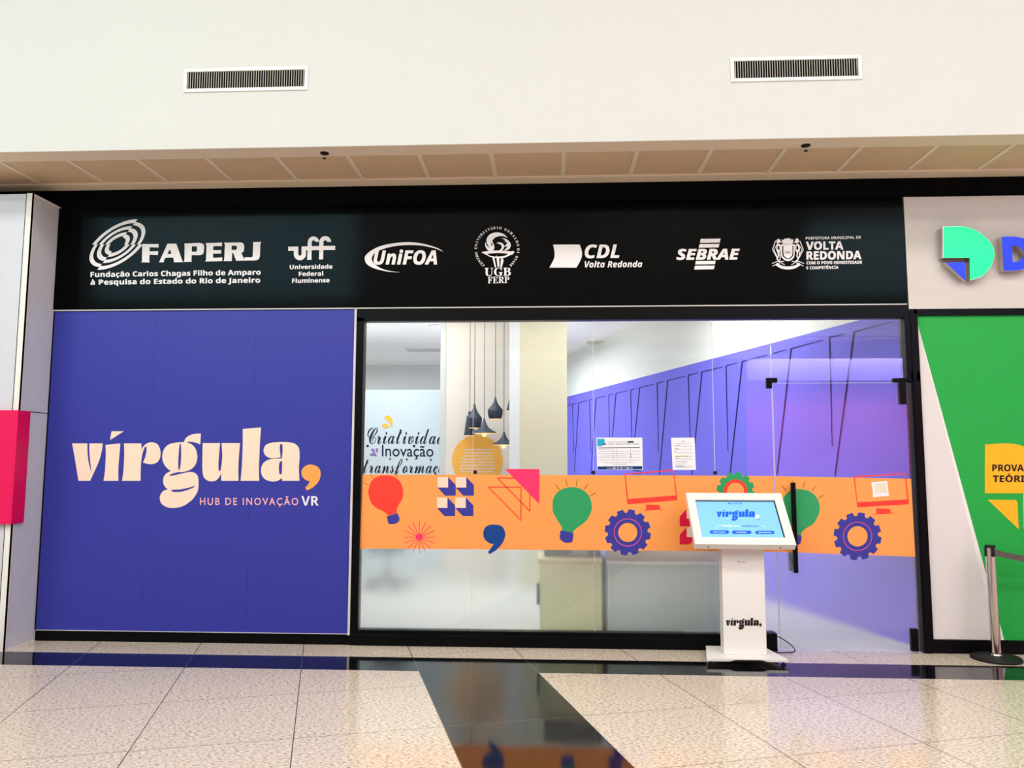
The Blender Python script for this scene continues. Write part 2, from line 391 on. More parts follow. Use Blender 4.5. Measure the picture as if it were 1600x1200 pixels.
def text(name, m, plane, s, xl, xr, bl, br, cap, parent=None, style=None, heavy=0.0, lift=0.001, slant=0.0):
    vs, fs = glyphs(s, style, 0.0)
    x0 = min(p[0] for p in vs) - heavy; x1 = max(p[0] for p in vs) + heavy; ch = max(p[1] for p in glyphs('H', style, 0.0)[0]) + heavy
    mb = MB()
    # a heavier face is the same letters printed a hair apart
    for i, (ox, oy) in enumerate(((0, 0),) if not heavy else ((-heavy, -heavy), (heavy, -heavy), (-heavy, heavy), (heavy, heavy))):
        P = []
        for x, y in vs:
            x += ox; y += oy
            t = (x - x0) / (x1 - x0); px = xl + t * (xr - xl) + slant * y * cap / ch; py = bl + t * (br - bl) - y / ch * cap
            P.append(plane.hit(px, py) + plane.n * (lift + i * 0.0002))
        mb.add(P, fs)
    return mb.build(name, m, parent)

# ------------------------------------------------------------------ wordmark outlines (photo units of the blue panel)
def wm():
    a = lambda s: outline(s, 105, 660, 10); b = lambda s: outline(s, 240, 680, 10); c = lambda s: outline(s, 365, 660, 10)
    letters = [
        [a('78,328! 318,328! 320,480 338,630 386,808! 364,630 350,480 348,328! 557,328! 545,430 500,600 430,760 360,912! 178,912! 150,740 110,500')],
        [a('600,352! 832,328! 820,480 805,650 800,780 802,912! 568,912! 590,780 602,600 605,470')],
        [a('695,138! 888,138! 672,275!')],
        [a('890,328! 1160,328! 1165,440! 1182,390 1235,335 1320,310 1410,340 1455,430 1455,540 1410,620 1340,650 1270,650 1185,628! 1222,540 1240,450 1240,390 1228,375 1205,410 1175,500 1155,640 1150,780 1148,912! 858,912! 880,760 892,560 893,430')],
        [b('420,110 560,125 650,200 685,330 660,450 590,530 480,572 380,576 270,557 190,490 145,400 138,320 165,220 250,140'), b('412,140 428,140 433,250 430,400 415,510 400,548 388,510 388,400 398,230')],
        [b('470,130! 480,95 510,40 570,0 640,-20 740,-27! 730,148! 690,125 620,108 550,102 515,116!')],
        [b('275,558! 400,574! 320,592 260,618 243,634! 300,632 420,605 520,582 600,576 660,600 695,650 705,740 700,830 680,900 620,990 540,1060 440,1115 300,1138 190,1115 120,1060 98,980 120,910 165,865 225,845! 180,805 152,740 155,670 180,620 225,582'), b('270,855! 330,850 430,845 540,822 640,795 655,798! 620,820 520,860 420,885 320,888 285,872')],
        [b('770,122! 1040,122! 1025,300 1015,430 1018,540 1030,562 1048,545 1065,450 1075,330 1070,220 1065,122! 1352,122! 1335,330 1325,560 1330,712! 1060,712! 1055,590! 1030,650 980,705 910,722 840,705 785,650 765,540 765,350')],
        [c('145,103! 432,78! 415,280 405,500 398,740 402,912! 110,912! 125,760 138,560 145,330')],
        [c('470,430 500,360 580,320 700,308 830,308 940,325 1010,380 1030,450 1032,560 1022,720 1030,912! 762,912! 752,862! 715,900 650,922 570,918 490,885 442,820 430,745 450,660 510,600 590,572 680,566 757,562! 765,480 768,380 760,345 745,337 730,345 722,400 730,480 737,545! 650,558 590,558 530,540 485,495'), c('750,600 760,620 758,720 755,790 735,815 715,790 710,700 720,630')],
    ]
    cm = [[c('1220,660 1300,685 1350,740 1360,830 1330,920 1260,1000 1190,1045 1145,1062! 1120,1020! 1165,970 1190,920! 1130,900 1085,860 1062,800 1070,740 1110,690 1160,665')]]
    return letters, cm
WM, WM_COMMA = wm()
def remap(groups, f): return [[[f(*p) for p in lp] for lp in g] for g in groups]

# ================================================================== THE SETTING
# mall floor: beige granite with black inlays
struct(box('floor', M['floor'], -14, 14, -9.9, 0.03, -0.08, 0.0))
struct(box('trim_1', M['floor_black'], -14, 14, -0.80, -0.41, -0.05, 0.0008))
sx, sy = math.sin(TILE_A), -math.cos(TILE_A)
L = 9.4
struct(MB().prism([(-0.972, -0.80), (-0.085, -0.80), (-0.085 + L * sx, -0.80 + L * sy), (-0.972 + L * sx, -0.80 + L * sy)][::-1], -0.05, 0.0008).build('trim_2', M['floor_black']))
# upper wall over the shops, soffit, black wall strip
struct(box('wall_upper', M['white_wall'], -14, 14, -0.89, -0.72, 4.0, 7.5))
sf = MB().box(-14, 14, -0.886, -0.695, 3.9985, 4.05).box(-14, 14, -0.145, 0.02, 4.0, 4.05)
struct(sf.build('trim_3', M['soffit']))
st = MB()
for k in range(-24, 25):
    x = 0.117 + k * 0.583
    if abs(x) < 13: st.box(x + 0.014, x + 0.569, -0.685, -0.150, 4.012, 4.05)
struct(st.build('ceiling_soffit', M['soffit_tile']))
sb = MB().box(-14, 14, -0.70, -0.685, 4.004, 4.05).box(-14, 14, -0.155, -0.142, 4.004, 4.05)
for k in range(-24, 25):
    x = 0.117 + k * 0.583; sb.box(x - 0.018, x + 0.018, -0.69, -0.145, 4.005, 4.05)
struct(sb.build('trim_4', M['soffit_bar']))
struct(box('wall_black_strip', M['black_wall'], -14, 14, 0.0, 0.10, 3.70, 4.05))
struct(box('ceiling_mall', M['ceil'], -14, 14, -13.5, -0.6, 7.5, 7.6))
# the far side of the corridor (seen as a reflection in the shop glass)
struct(box('wall_far_upper', M['ceil'], -14, 14, -9.7, -9.45, 4.1, 7.5))
struct(box('ceiling_far_soffit', M['soffit'], -14, 14, -10.6, -9.45, 4.06, 4.12))
struct(box('fill_valance', M['white_wall'], -14, 14, -9.95, -9.90, 3.72, 4.06))  # added valance, hides the far fill lights from the glass
struct(box('light_blocker_right', M['white_wall'], 12.5, 12.6, -10.6, -0.6, 0.0, 7.5))  # added unseen wall, cuts the world light coming from the right
struct(box('wall_far_shops', M['far_dark'], -14, 4.3, -10.8, -10.6, 0, 4.1))
struct(box('wall_far_pink', M['far_pink'], 4.3, 14, -10.8, -10.6, 0, 4.1))
struct(box('trim_5', M['far_blue'], 4.3, 14, -10.62, -10.45, 1.0, 1.25))
struct(box('trim_6', M['far_blue'], 4.3, 14, -10.62, -10.4, 3.3, 4.1))

# left pillar
PX = -4.44
pm = MB().box(-6.6, PX, -0.40, 0.10, 0.0, 3.83)
pillar = struct(pm.build('wall_pillar', M['clad']))
t = MB().box(PX - 0.052, PX + 0.004, -0.404, -0.38, 0.0, 3.835).box(PX - 0.004, PX + 0.004, -0.404, -0.390, 0, 3.835)
t.box(PX - 0.004, PX + 0.003, -0.39, -0.02, 3.815, 3.835).box(PX, PX + 0.006, -0.016, 0.0, 0.0, 3.83).box(PX - 0.001, PX + 0.003, -0.385, -0.016, 0.0, 0.012)
struct(t.build('trim_7', M['clad_trim']))
g = MB().box(PX - 0.060, PX - 0.053, -0.403, -0.39, 0.0, 3.83).box(PX - 0.001, PX + 0.0015, -0.40, -0.016, 1.955, 1.962)
struct(g.build('trim_8', M['dark']))

# black shopfront frame
fr = MB()
fr.box(-1.69, 3.115, -0.035, 0.07, 2.767, 2.878)       # head
fr.box(-1.69, -1.625, -0.035, 0.07, 0.0, 2.80)          # left post
fr.box(-1.69, 1.72, -0.030, 0.07, 0.0, 0.128)           # sill
fr.box(-1.69, 1.72, -0.040, -0.02, 0.0, 0.092)
fr.box(1.70, 1.858, -0.055, 0.07, 0.0, 0.145)           # sill end block
fr.box(3.003, 3.115, -0.040, 0.07, 2.225, 2.80)         # right post
fr.box(3.035, 3.115, -0.040, 0.07, 0.0, 2.30)
fr.box(3.050, 3.085, -0.046, -0.03, 0.0, 2.80)
struct(fr.build('trim_9', M['black'], bevel=0.003))
struct(box('baseboard_front', M['black'], -4.437, -1.69, -0.02, 0.05, 0.0, 0.092))
struct(box('trim_10', M['edge'], -4.437, 3.03, -0.046, -0.02, 2.876, 2.885))
struct(box('trim_11', M['edge'], -1.708, -1.690, -0.046, 0.0, 0.085, 2.882))
# right neighbour base frame
nb = MB().box(3.085, 6.2, -0.035, 0.07, 0.0, 0.108).box(3.085, 6.2, -0.035, 0.07, 2.784, 2.84).box(3.03, 3.046, -0.03, 0.05, 2.80, 3.82)
struct(nb.build('trim_12', M['black'], bevel=0.003))
struct(box('wall_neighbour', M['black_wall'], 3.12, 6.2, 0.02, 0.12, 0.0, 3.75))
struct(box('wall_behind_panel', M['black_wall'], -6.6, -1.66, 0.03, 0.12, 0.0, 3.75))
struct(box('wall_behind_sign', M['black_wall'], -1.7, 3.2, 0.03, 0.12, 2.86, 3.75))

# glass: four fixed panes, a transom and the door leaf
PANES = [(-1.625, -0.662, 0.128, 2.767), (-0.658, 0.373, 0.128, 2.767), (0.377, 1.394, 0.128, 2.767), (1.398, 1.888, 0.128, 2.767)]
FZ = 0.80
for i, (x0, x1, z0, z1) in enumerate(PANES):
    p = struct(box('window_%d' % (i + 1), M['glass'], x0, x1, -0.004, 0.004, z0, z1))
    box('frosted_film', M['frost'], x0, x1, 0.0050, 0.0080, z0, FZ + 0.01, p)['label'] = 'frosted lower film'
    e = MB().box(x1 - 0.0012, x1 + 0.0015, -0.0055, 0.0042, z0, z1); e.build('glass_edge', M['edge'], p)
p = struct(box('window_5', M['glass'], 1.892, 3.003, -0.004, 0.004, 2.222, 2.767))
door = struct(box('door_1', M['glass'], 1.895, 3.020, -0.004, 0.004, 0.022, 2.214))
box('frosted_film', M['frost'], 1.895, 3.020, 0.005, 0.008, 0.022, FZ - 0.005, door)['label'] = 'frosted lower film'
MB().box(1.8945, 1.8968, -0.0055, 0.0042, 0.022, 2.214).box(1.895, 3.020, -0.0055, 0.0042, 2.212, 2.2155).build('glass_edge', M['edge'], door)
h = MB().box(2.004, 2.040, -0.075, -0.050, 0.637, 1.375)
h.lathe([(0.008, 0), (0.008, 0.06)], (0, 0, 0), 10, Matrix.Translation((2.022, -0.06, 1.30)) @ Matrix.Rotation(-PI / 2, 4, 'X'))
h.lathe([(0.008, 0), (0.008, 0.06)], (0, 0, 0), 10, Matrix.Translation((2.022, -0.06, 0.72)) @ Matrix.Rotation(-PI / 2, 4, 'X'))
h.build('pull_handle', M['black'], door, bevel=0.002)
h = MB().box(2.002, 2.038, 0.050, 0.075, 0.637, 1.375); h.box(2.015, 2.029, 0.004, 0.06, 1.29, 1.31).box(2.015, 2.029, 0.004, 0.06, 0.71, 0.73)
h.build('pull_handle', M['black'], door, bevel=0.002)
b = MB().box(2.945, 3.001, -0.022, 0.020, 2.030, 2.214); b.build('top_hinge_patch', M['black'], door, bevel=0.004)
b = MB().box(2.945, 3.004, -0.024, 0.020, 0.010, 0.190); b.build('bottom_hinge_patch', M['black'], door, bevel=0.005)
f = MB().box(2.897, 3.04, -0.022, 0.020, 2.2165, 2.252); f = f.build('pivot_clamp', M['black'], None, bevel=0.004)
tag(f, 'black bar clamp joining the glass over the door to the right post', 'glass clamp')
f = MB().box(1.842, 1.934, -0.020, 0.018, 2.218, 2.258).box(1.842, 1.888, -0.020, 0.018, 2.168, 2.225); f = f.build('glass_clamp', M['black'], None, bevel=0.004)
tag(f, 'black L-shaped clamp at the upper left corner of the glass door', 'glass clamp')
for x, lb in ((-0.640, 'round black glass button below the hanging lamps, on the left seam'), (0.369, 'round black glass button just under the left corner of the blue-headed notice'), (1.394, 'round black glass button above the green gear, behind the kiosk')):
    o = MB().lathe([(0.0, -0.012), (0.014, -0.012), (0.017, -0.008), (0.017, 0.0)], (0, 0, 0), 20, Matrix.Translation((x, -0.006, 1.453)) @ Matrix.Rotation(-PI / 2, 4, 'X')).build('glass_button', M['rubber'], smooth=True)
    tag(o, lb, 'glass fitting', 'glass buttons along the window seams')

# shop interior
AW = math.radians(16.3); X0 = 3.13
PW = Plane((X0, 0, 0), (-math.cos(AW), -math.sin(AW), 0), (-math.sin(AW), math.cos(AW), 0))   # violet wall, running back to the left
TW = Matrix.Translation((X0, 0, 0)) @ Matrix.Rotation(AW, 4, 'Z')
IZ = 3.74; PT = 2.88
struct(MB().box(0, 0.12, 0.10, 11.6, 0, PT, TW).build('wall_violet', M['purple']))
struct(MB().box(0.004, 0.12, 0.10, 11.6, PT, IZ, TW).build('wall_right', M['in_wall']))
struct(box('wall_back', M['in_wall'], -8.0, 1.2, 11.0, 11.15, 0, IZ))
struct(box('wall_left', M['in_wall'], -7.6, -7.45, 0.1, 11.0, 0, IZ))
struct(box('ceiling', M['ceil'], -7.7, 3.3, 0.12, 11.2, IZ, IZ + 0.1))
struct(box('floor_shop', M['in_floor'], -7.7, 3.4, 0.03, 11.2, -0.08, 0.0))

def px_at(x, y, Y):
    p = wall(Y).hit(x, y); return p.x, p.z
# lettered partition, panel behind the lamps, pillar
Yl = 4.5; xa = px_at(540, 600, Yl)[0]; xb = px_at(705, 600, Yl)[0]; zt = px_at(630, 609, Yl)[1]
struct(box('wall_partition', M['in_white'], xa - 1.2, xb, Yl, Yl + 0.1, 0, zt))
Yb = 4.0; xa = px_at(688, 600, Yb)[0]; xm = px_at(696, 600, Yb)[0]; xb = px_at(850, 600, Yb)[0]
struct(box('wall_lamp_panel', M['in_beige'], xm, xb, Yb, Yb + 0.12, 0, IZ))
struct(box('trim_13', M['in_edge'], xa, xm, Yb - 0.01, Yb + 0.13, 0, IZ))
Yp = 3.1; xa = px_at(796, 600, Yp)[0]; xm = px_at(812, 600, Yp)[0]; xb = px_at(886, 600, Yp)[0]
struct(box('wall_inner_pillar', M['in_khaki'], xm, xb, Yp, Yp + 0.2, 0, IZ))
struct(box('trim_14', M['in_edge'], xa, xm, Yp - 0.006, Yp + 0.2, 0, IZ))

# dark V-shaped grooves on the violet wall
gr = []
def tw(x0, y0, x1, y1, a=1.6, b=0.4): 
    d = math.hypot(x1 - x0, y1 - y0); nx, ny = -(y1 - y0) / d, (x1 - x0) / d
    gr.append([[(x0 - nx * a / 2, y0 - ny * a / 2), (x0 + nx * a / 2, y0 + ny * a / 2), (x1 + nx * b / 2, y1 + ny * b / 2), (x1 - nx * b / 2, y1 - ny * b / 2)]])
C6 = lambda x, y: (880 + x / 2.857, 490 + y / 2.857)
def gl(x0, y0, x1, y1, a=1.4, b=0.5): tw(*C6(x0, y0), *C6(x1, y1), a, b)
for q in [(42, 405, 48, 620, .8, .4), (70, 398, 50, 710, 1, .6), (118, 385, 124, 620, .9, .4), (147, 380, 124, 715, 1.1, .7), (204, 365, 207, 560, .9, .4), (236, 357, 208, 700, 1.2, .7),
          (302, 343, 307, 590, 1, .4), (342, 333, 315, 600, 1.2, .8), (420, 312, 426, 620, 1.1, .4), (467, 300, 430, 720, 1.4, .9), (559, 277, 568, 600, 1.2, .5), (620, 262, 574, 720, 1.5, 1.0),
          (728, 235, 736, 612, 1.4, .5), (800, 215, 745, 720, 1.7, 1.2), (1018, 158, 955, 720, 1.9, 1.4), (1190, 108, 1202, 592, 1.7, .6), (1299, 83, 1214, 726, 2.0, 1.5),
          (20, 410, 36, 406, .8, .5), (42, 405, 62, 400, .8, .5), (70, 398, 108, 388, .8, .5), (118, 385, 135, 381, .8, .5), (147, 379, 192, 367, .9, .5), (204, 364, 224, 359, .9, .5), (236, 356, 291, 343, .9, .5),
          (302, 341, 328, 333, .9, .5), (342, 331, 406, 314, 1, .5), (420, 311, 452, 301, 1, .5), (467, 298, 544, 280, 1, .5), (559, 275, 602, 264, 1.1, .5), (620, 260, 712, 238, 1.1, .6), (728, 233, 778, 219, 1.1, .5),
          (800, 213, 914, 184, 1.2, .6), (936, 178, 995, 161, 1.2, .6), (1018, 156, 1160, 118, 1.3, .6), (1190, 106, 1258, 90, 1.3, .5), (1299, 81, 1475, 35, 1.3, .5)]: gl(*q)
g = shape('trim_15', M['groove'], PW, gr, None, 0.001, 0.003); struct(g)

# ================================================================== CEILING FITTINGS, VENTS
def vent(xl, xr, zb, zt, label):
    y = -0.89; t = thing('air_vent', ((xl + xr) / 2, y, (zb + zt) / 2), label, 'air vent', 'white air vents on the upper wall')
    f = 0.027
    m = MB().box(xl, xr, y - 0.012, y + 0.02, zt - f, zt).box(xl, xr, y - 0.012, y + 0.02, zb, zb + f).box(xl, xl + f, y - 0.012, y + 0.02, zb + f, zt - f).box(xr - f, xr, y - 0.012, y + 0.02, zb + f, zt - f)
    m.build('vent_frame', M['vent'], t, bevel=0.003)
    box('cavity', M['vent_dark'], xl + f, xr - f, y - 0.001, y + 0.004, zb + f, zt - f, t)
    n = 50; s = MB(); w_ = (xr - xl - 2 * f) / n
    for i in range(n):
        x = xl + f + (i + 0.5) * w_; wd = 0.0034
        s.box(x - wd / 2, x + wd / 2, y - 0.008, y - 0.002, zb + f, zt - f)
    s.build('blades', M['blade'], t)
    for k in range(4):
        for z in (zb + f / 2, zt - f / 2):
            x = xl + 0.03 + k * (xr - xl - 0.06) / 3; MB().lathe([(0.0, -0.0035), (0.0035, -0.003), (0.004, 0)], (0, 0, 0), 8, Matrix.Translation((x, y - 0.012, z)) @ Matrix.Rotation(-PI / 2, 4, 'X')).build('screw', M['blade'], t)
VZ = wall(-0.89)
for q, lb in (((-2.91, -1.905, 4.465, 4.66), 'white wall air vent high on the left, above the blue panel'), ((1.40, 2.39, 4.455, 4.648), 'white wall air vent high on the right, above the violet part of the window')): vent(*q, lb)
for x, y, lb in ((-1.795, -0.765, 'small dark sprinkler under the soffit, above the left end of the window'), (1.995, -0.755, 'small dark sprinkler under the soffit, above the glass door')):
    t = thing('fire_sprinkler', (x, y, 4.0), lb, 'sprinkler', 'sprinklers under the soffit')
    MB().lathe([(0.0, 0.0), (0.036, 0.0), (0.034, -0.008), (0.016, -0.014), (0.0, -0.014)], (x, y, 4.0), 20).build('escutcheon', M['rubber'], t, True)
    MB().lathe([(0.0, 0.0), (0.006, 0.0), (0.006, -0.035), (0.0, -0.035)], (x, y, 3.99), 10).build('stem', M['chrome'], t, True)
    MB().lathe([(0.0, 0.0), (0.015, 0.0), (0.016, -0.003), (0.004, -0.009), (0.0, -0.009)], (x, y, 3.955), 16).build('deflector', M['rubber'], t, True)

# interior ceiling fittings
for px, py, wd, lb in ((667, 546, 0.9, 'pale ceiling vent inside the shop, left of the lamps'), (945, 534, 0.8, 'pale ceiling vent inside the shop, right of the pillar')):
    d = ray(px, py); tt = (IZ - CAM.z) / d.z; p = CAM + d * tt
    t = thing('ceiling_vent', (p.x, p.y, IZ), lb, 'ceiling vent')
    box('vent_frame', M['vent'], p.x - wd / 2, p.x + wd / 2, p.y - 0.25, p.y + 0.25, IZ - 0.015, IZ - 0.001, t)
    box('grille', M['blade'], p.x - wd / 2 + 0.06, p.x + wd / 2 - 0.06, p.y - 0.2, p.y + 0.2, IZ - 0.02, IZ - 0.012, t)
d = ray(677, 579); p = CAM + d * ((IZ - 0.03 - CAM.z) / d.z)
t = thing('ceiling_light', (p.x, p.y, IZ), 'bright white tube light on the shop ceiling, left of the lamp panel', 'ceiling light')
box('housing', M['vent'], p.x - 0.28, p.x + 0.5, p.y - 0.12, p.y + 0.12, IZ - 0.04, IZ - 0.001, t)
box('diffuser', M['lamp_panel'], p.x - 0.26, p.x + 0.48, p.y - 0.10, p.y + 0.10, IZ - 0.055, IZ - 0.035, t)
for px, py, lb in ((684, 509, 'round white downlight at the top of the shop window, left of the lamp panel'),):
    d = ray(px, py); p = CAM + d * ((IZ - CAM.z) / d.z)
    t = thing('ceiling_light', (p.x, p.y, IZ), lb, 'ceiling light')
    MB().lathe([(0.0, -0.02), (0.13, -0.02), (0.13, -0.001), (0, -0.001)], (p.x, p.y, IZ), 20).build('diffuser', M['lamp_panel'], t)
    MB().lathe([(0.131, -0.024), (0.155, -0.02), (0.16, -0.001), (0.131, -0.001)], (p.x, p.y, IZ), 24).build('trim_ring', M['vent'], t)

# ================================================================== BLACK SIGN WITH LOGOS
FY = -0.046; PF = wall(FY)
fs = thing('fascia_sign', (-0.70, FY, 3.35), 'long glossy black sign board with seven white logos over the shopfront', 'sign')
box('sign_board', M['fascia'], -4.437, 3.030, FY, 0.03, 2.885, 3.818, fs)
W = M['logo']
# spiral emblem with wide lettering
A_, B_, C_ = 3.63e-6, 5.37e-6, 5.6e-6; ecx, ecy = 715.0, 630.0
def ell(phi, s):
    c, n = math.cos(math.radians(phi)), math.sin(math.radians(phi)); r = s / math.sqrt(A_ * c * c - B_ * c * n + C_ * n * n)
    return (130 + (ecx + r * c) / 13.333, 335 + (ecy - r * n) / 13.333)
def ring(p0, p1, s0, s1, n=26):
    a = [ell(p0 + (p1 - p0) * i / n, s0) for i in range(n + 1)]; b = [ell(p0 + (p1 - p0) * i / n, s1) for i in range(n + 1)]
    return [a + b[::-1]]
PH = math.degrees(math.atan2(525, 420))
em = []
for s0, s1 in ((1.0, .848), (.733, .60), (.486, .333)): em += [ring(PH, 180, s0, s1), ring(PH - 180, 0, s0, s1)]
for s0, s1 in ((.89, .77), (.65, .515), (.40, .27)): em += [ring(0, PH, s0, s1), ring(-180, PH - 180, s0, s1)]
lg = shape('spiral_logo', W, PF, em, fs)
F7 = lambda s: corners(s, 210, 365, 7.619)
faperj = [[F7('95,125 290,125 288,165 182,163 182,212 285,210 280,255 180,252 178,325 185,343 82,343 92,325')],
          [F7('395,122 500,120 572,325 578,340 470,342 472,320 462,285 370,288 350,325 352,342 295,342'), F7('425,185 442,243 392,243')],
          [F7('595,118 780,112 810,118 828,135 832,155 828,215 818,242 790,256 770,258 682,258 680,320 685,335 588,338 597,310 600,140'), F7('685,152 740,152 747,165 745,205 735,217 683,217')],
          [F7('848,115 1045,108 1045,150 945,150 940,160 938,198 1035,198 1033,238 937,240 938,283 945,290 1048,285 1045,328 845,333 855,310 860,140')],
          [F7('1068,110 1265,106 1292,113 1306,135 1308,160 1303,212 1275,232 1300,290 1308,310 1306,322 1215,325 1195,280 1180,235 1165,235 1160,310 1165,328 1062,328 1072,300 1078,130'), F7('1160,145 1215,145 1222,155 1220,185 1210,195 1158,195')],
          [F7('1412,103 1510,100 1500,130 1495,270 1485,300 1465,315 1430,320 1308,322 1310,284 1395,283 1410,270 1415,120')]]
mb = shape('wide_lettering', W, PF, faperj, lg)
def T(name, s, x0, y0, k, xl, xr, bl, br, cap, style='bold', heavy=0.0, parent=None, slant=0.0, m=None, plane=PF, lift=0.001):
    return text(name, m or W, plane, s, x0 + xl / k, x0 + xr / k, y0 + bl / k, y0 + br / k, cap / k, parent, style, heavy, lift, slant)
T('caption', 'Fundação Carlos Chagas Filho de Amparo', 120, 330, 3.81, 82, 1095, 392, 378, 30, 'bold', 0.012, lg)
T('caption', 'à Pesquisa do Estado do Rio de Janeiro', 120, 330, 3.81, 82, 1092, 438, 425, 30, 'bold', 0.012, lg)
# linked lower case letters
U = lambda pts: [(440 + x / 17.78, 360 + y / 17.78) for x, y in pts]
uff = [[U([(185, 455), (465, 450), (465, 560), (185, 568)])], [U([(555, 448), (1490, 428), (1490, 545), (555, 555)])],
       [U([(340, 500), (465, 500), (465, 650)] + arc(510, 660, 45, 190, 350, 10) + [(555, 650), (555, 500), (680, 500), (680, 650)] + arc(510, 660, 170, -5, -175, 22) + [(340, 650)])],
       [U([(712, 818), (832, 818), (838, 340)] + arc(890, 330, 52, 170, 20, 10)[0:] + [(950, 318), (1045, 318)] + arc(888, 330, 158, 5, 175, 22) + [(728, 340)])],
       [U([(1040, 810), (1155, 808), (1165, 340)] + arc(1215, 325, 50, 170, 20, 10) + [(1270, 322), (1380, 320)] + arc(1215, 322, 162, 5, 175, 22) + [(1050, 340)])]]
lg = shape('linked_letters_logo', W, PF, uff, fs)
for s, a, b, c, d in (('Universidade', 1268, 1522, 345, 342), ('Federal', 1322, 1467, 386, 384), ('Fluminense', 1282, 1505, 427, 423)):
    T('caption', s, 120, 330, 3.81, a, b, c, d, 25, 'bold', 0.012, lg)
# swoosh logo
sw = outline('1525,385! 1420,320 1250,262 1050,222 850,212 620,232 400,280 230,360 130,450 115,520 150,600 260,670 420,715 580,742 755,750! 620,735 480,705 370,660 290,600 250,550 240,500 270,430 360,365 520,310 700,275 900,262 1100,270 1300,305 1430,345', 560, 360, 11.43)
lg = shape('swoosh_logo', W, PF, [[sw]], fs)
T('lettering', 'UniFOA', 560, 360, 11.43, 272, 1405, 606, 606, 248, 'bolditalic', 0.014, lg)
# torch logo
G = lambda s: outline(s, 730, 350, 12)
torch = [[G('755,265! 690,232 600,230 520,257 470,312! 490,370 512,430 490,497! 395,502! 350,440 335,370 347,345! 372,410 430,455! 385,390 362,305 400,220 470,175 560,158 650,175 710,208'), G('455,345 470,380 465,420 448,390')],
         [G('640,262! 720,280 790,330 818,400 785,470 715,500! 690,497! 735,455 755,418! 690,430! 735,380 742,345 680,322! 722,327! 695,292')],
         [G('545,360! 610,345 670,370 695,420 670,480 640,500! 600,500! 645,450 640,405 600,374')],
         [G('265,530! 300,522! 480,500 640,500 830,515! 860,503! 888,530! 850,572! 790,592 700,632 560,642 440,620 350,575 300,550!'), G('372,562! 500,548 640,548 768,560! 700,598 560,612 440,600')],
         [G('472,632! 508,632! 545,815! 520,820!')], [G('545,590! 600,642! 605,800! 570,806!')], [G('635,642! 665,642! 680,690 648,815! 620,815!')]]
lg = shape('torch_logo', W, PF, torch, fs)
T('lettering', 'UGB', 730, 350, 12, 325, 818, 972, 968, 148, 'serif', 0.004, lg)
T('lettering', 'FERP', 730, 350, 12, 385, 790, 1114, 1104, 120, 'serif', 0.0, lg)
mbj = MB()
for word, a0, a1 in (('CENTRO', 229, 192), ('UNIVERSITÁRIO', 177, 81), ('GERALDO', 66, 11), ('DI', -1, -9), ('BIASE', -22, -50)):
    for i, ch in enumerate(word):
        a = math.radians(a0 + (a1 - a0) * i / max(1, len(word) - 1)); vs, fcs = glyphs(ch, 'serif', 0.0)
        x0 = (min(p[0] for p in vs) + max(p[0] for p in vs)) / 2; k = 46 / 0.69; R_ = 376
        P = []
        for x, y in vs:
            lx = (x - x0) * k; ly = R_ + y * k
            gx = 560 + ly * math.cos(a) + lx * math.sin(a); gy = 470 - (ly * math.sin(a) - lx * math.cos(a))
            P.append(PF.hit(730 + gx / 12, 350 + gy / 12) + PF.n * 0.001)
        mbj.add(P, fcs)
o = mbj.build('ring_lettering', W, lg)
# flag logo
K2 = lambda s: outline(s, 560, 340, 3.478)
lg = shape('flag_logo', W, PF, [[K2('1058,147! 1203,147! 1215,190 1210,225 1185,272! 1038,272! 1062,225 1066,190')]], fs)
T('lettering', 'CDL', 560, 340, 3.478, 1230, 1418, 220, 218, 72, 'bolditalic', 0.01, lg)
T('caption', 'Volta Redonda', 560, 340, 3.478, 1230, 1543, 271, 269, 33, 'bolditalic', 0.006, lg)
# barred logo
K3 = lambda s: corners(s, 1040, 340, 4.706)
lg = shape('barred_logo', W, PF, [[K3(s)] for s in ('258,157 404,155 398,184 252,186', '250,195 396,194 388,220 243,222', '222,320 368,318 362,343 217,345', '216,354 362,353 354,380 210,382')], fs)
T('lettering', 'SEBRAE', 1040, 340, 4.706, 80, 545, 309, 307, 78, 'bolditalic', 0.02, lg)
# coat of arms
H = lambda s: outline(s, 1195, 355, 10)
def hs(s, wd): return stroke(corners(s, 1195, 355, 10), wd / 10)
arms = [[H('250,268! 466,268! 466,420 440,490 360,532 280,490 250,420'), H('272,292! 446,292! 446,420 424,470 360,503 295,470 272,420')],
        [H('290,272! 430,272! 430,410 410,458 360,488 310,458 290,410')],
        [H('262,188! 300,205! 305,178! 345,188! 345,172! 378,172! 378,188! 412,178! 415,205! 450,185! 432,262! 282,262!')],
        [H('195,190 225,185 240,215 225,250 190,250 178,215')], [H('485,185 515,180 530,210 520,245 485,250 472,215')],
        [H('190,270 235,270 245,320 235,380 190,385 178,330'), H('200,300 225,300 228,350 205,350')], [H('480,275 525,270 545,320 535,380 490,385 475,330'), H('492,300 518,300 520,350 495,350')],
        hs('200,380 215,440 190,500 240,540', 18), hs('225,385 240,450 235,510', 14), hs('510,380 500,450 520,500 480,540', 18), hs('535,385 540,440 510,520', 14),
        hs('165,215 120,350 190,480', 13), hs('195,260 140,360 200,470', 9), hs('545,215 598,350 535,480', 13), hs('520,260 575,350 525,470', 9),
        hs('240,215 262,245', 12), hs('475,225 450,245', 12),
        [H('190,560! 260,600 360,615 460,600 540,560! 560,590! 470,645 360,662 250,645 160,590!')],
        hs('110,570 180,540 300,535', 10), hs('610,570 540,540 420,535', 10), hs('120,610 190,575 230,560', 10), hs('600,610 540,575 490,560', 10), hs('230,545 310,590', 9), hs('490,545 410,590', 9)]
lg = shape('coat_of_arms_logo', W, PF, arms, fs)
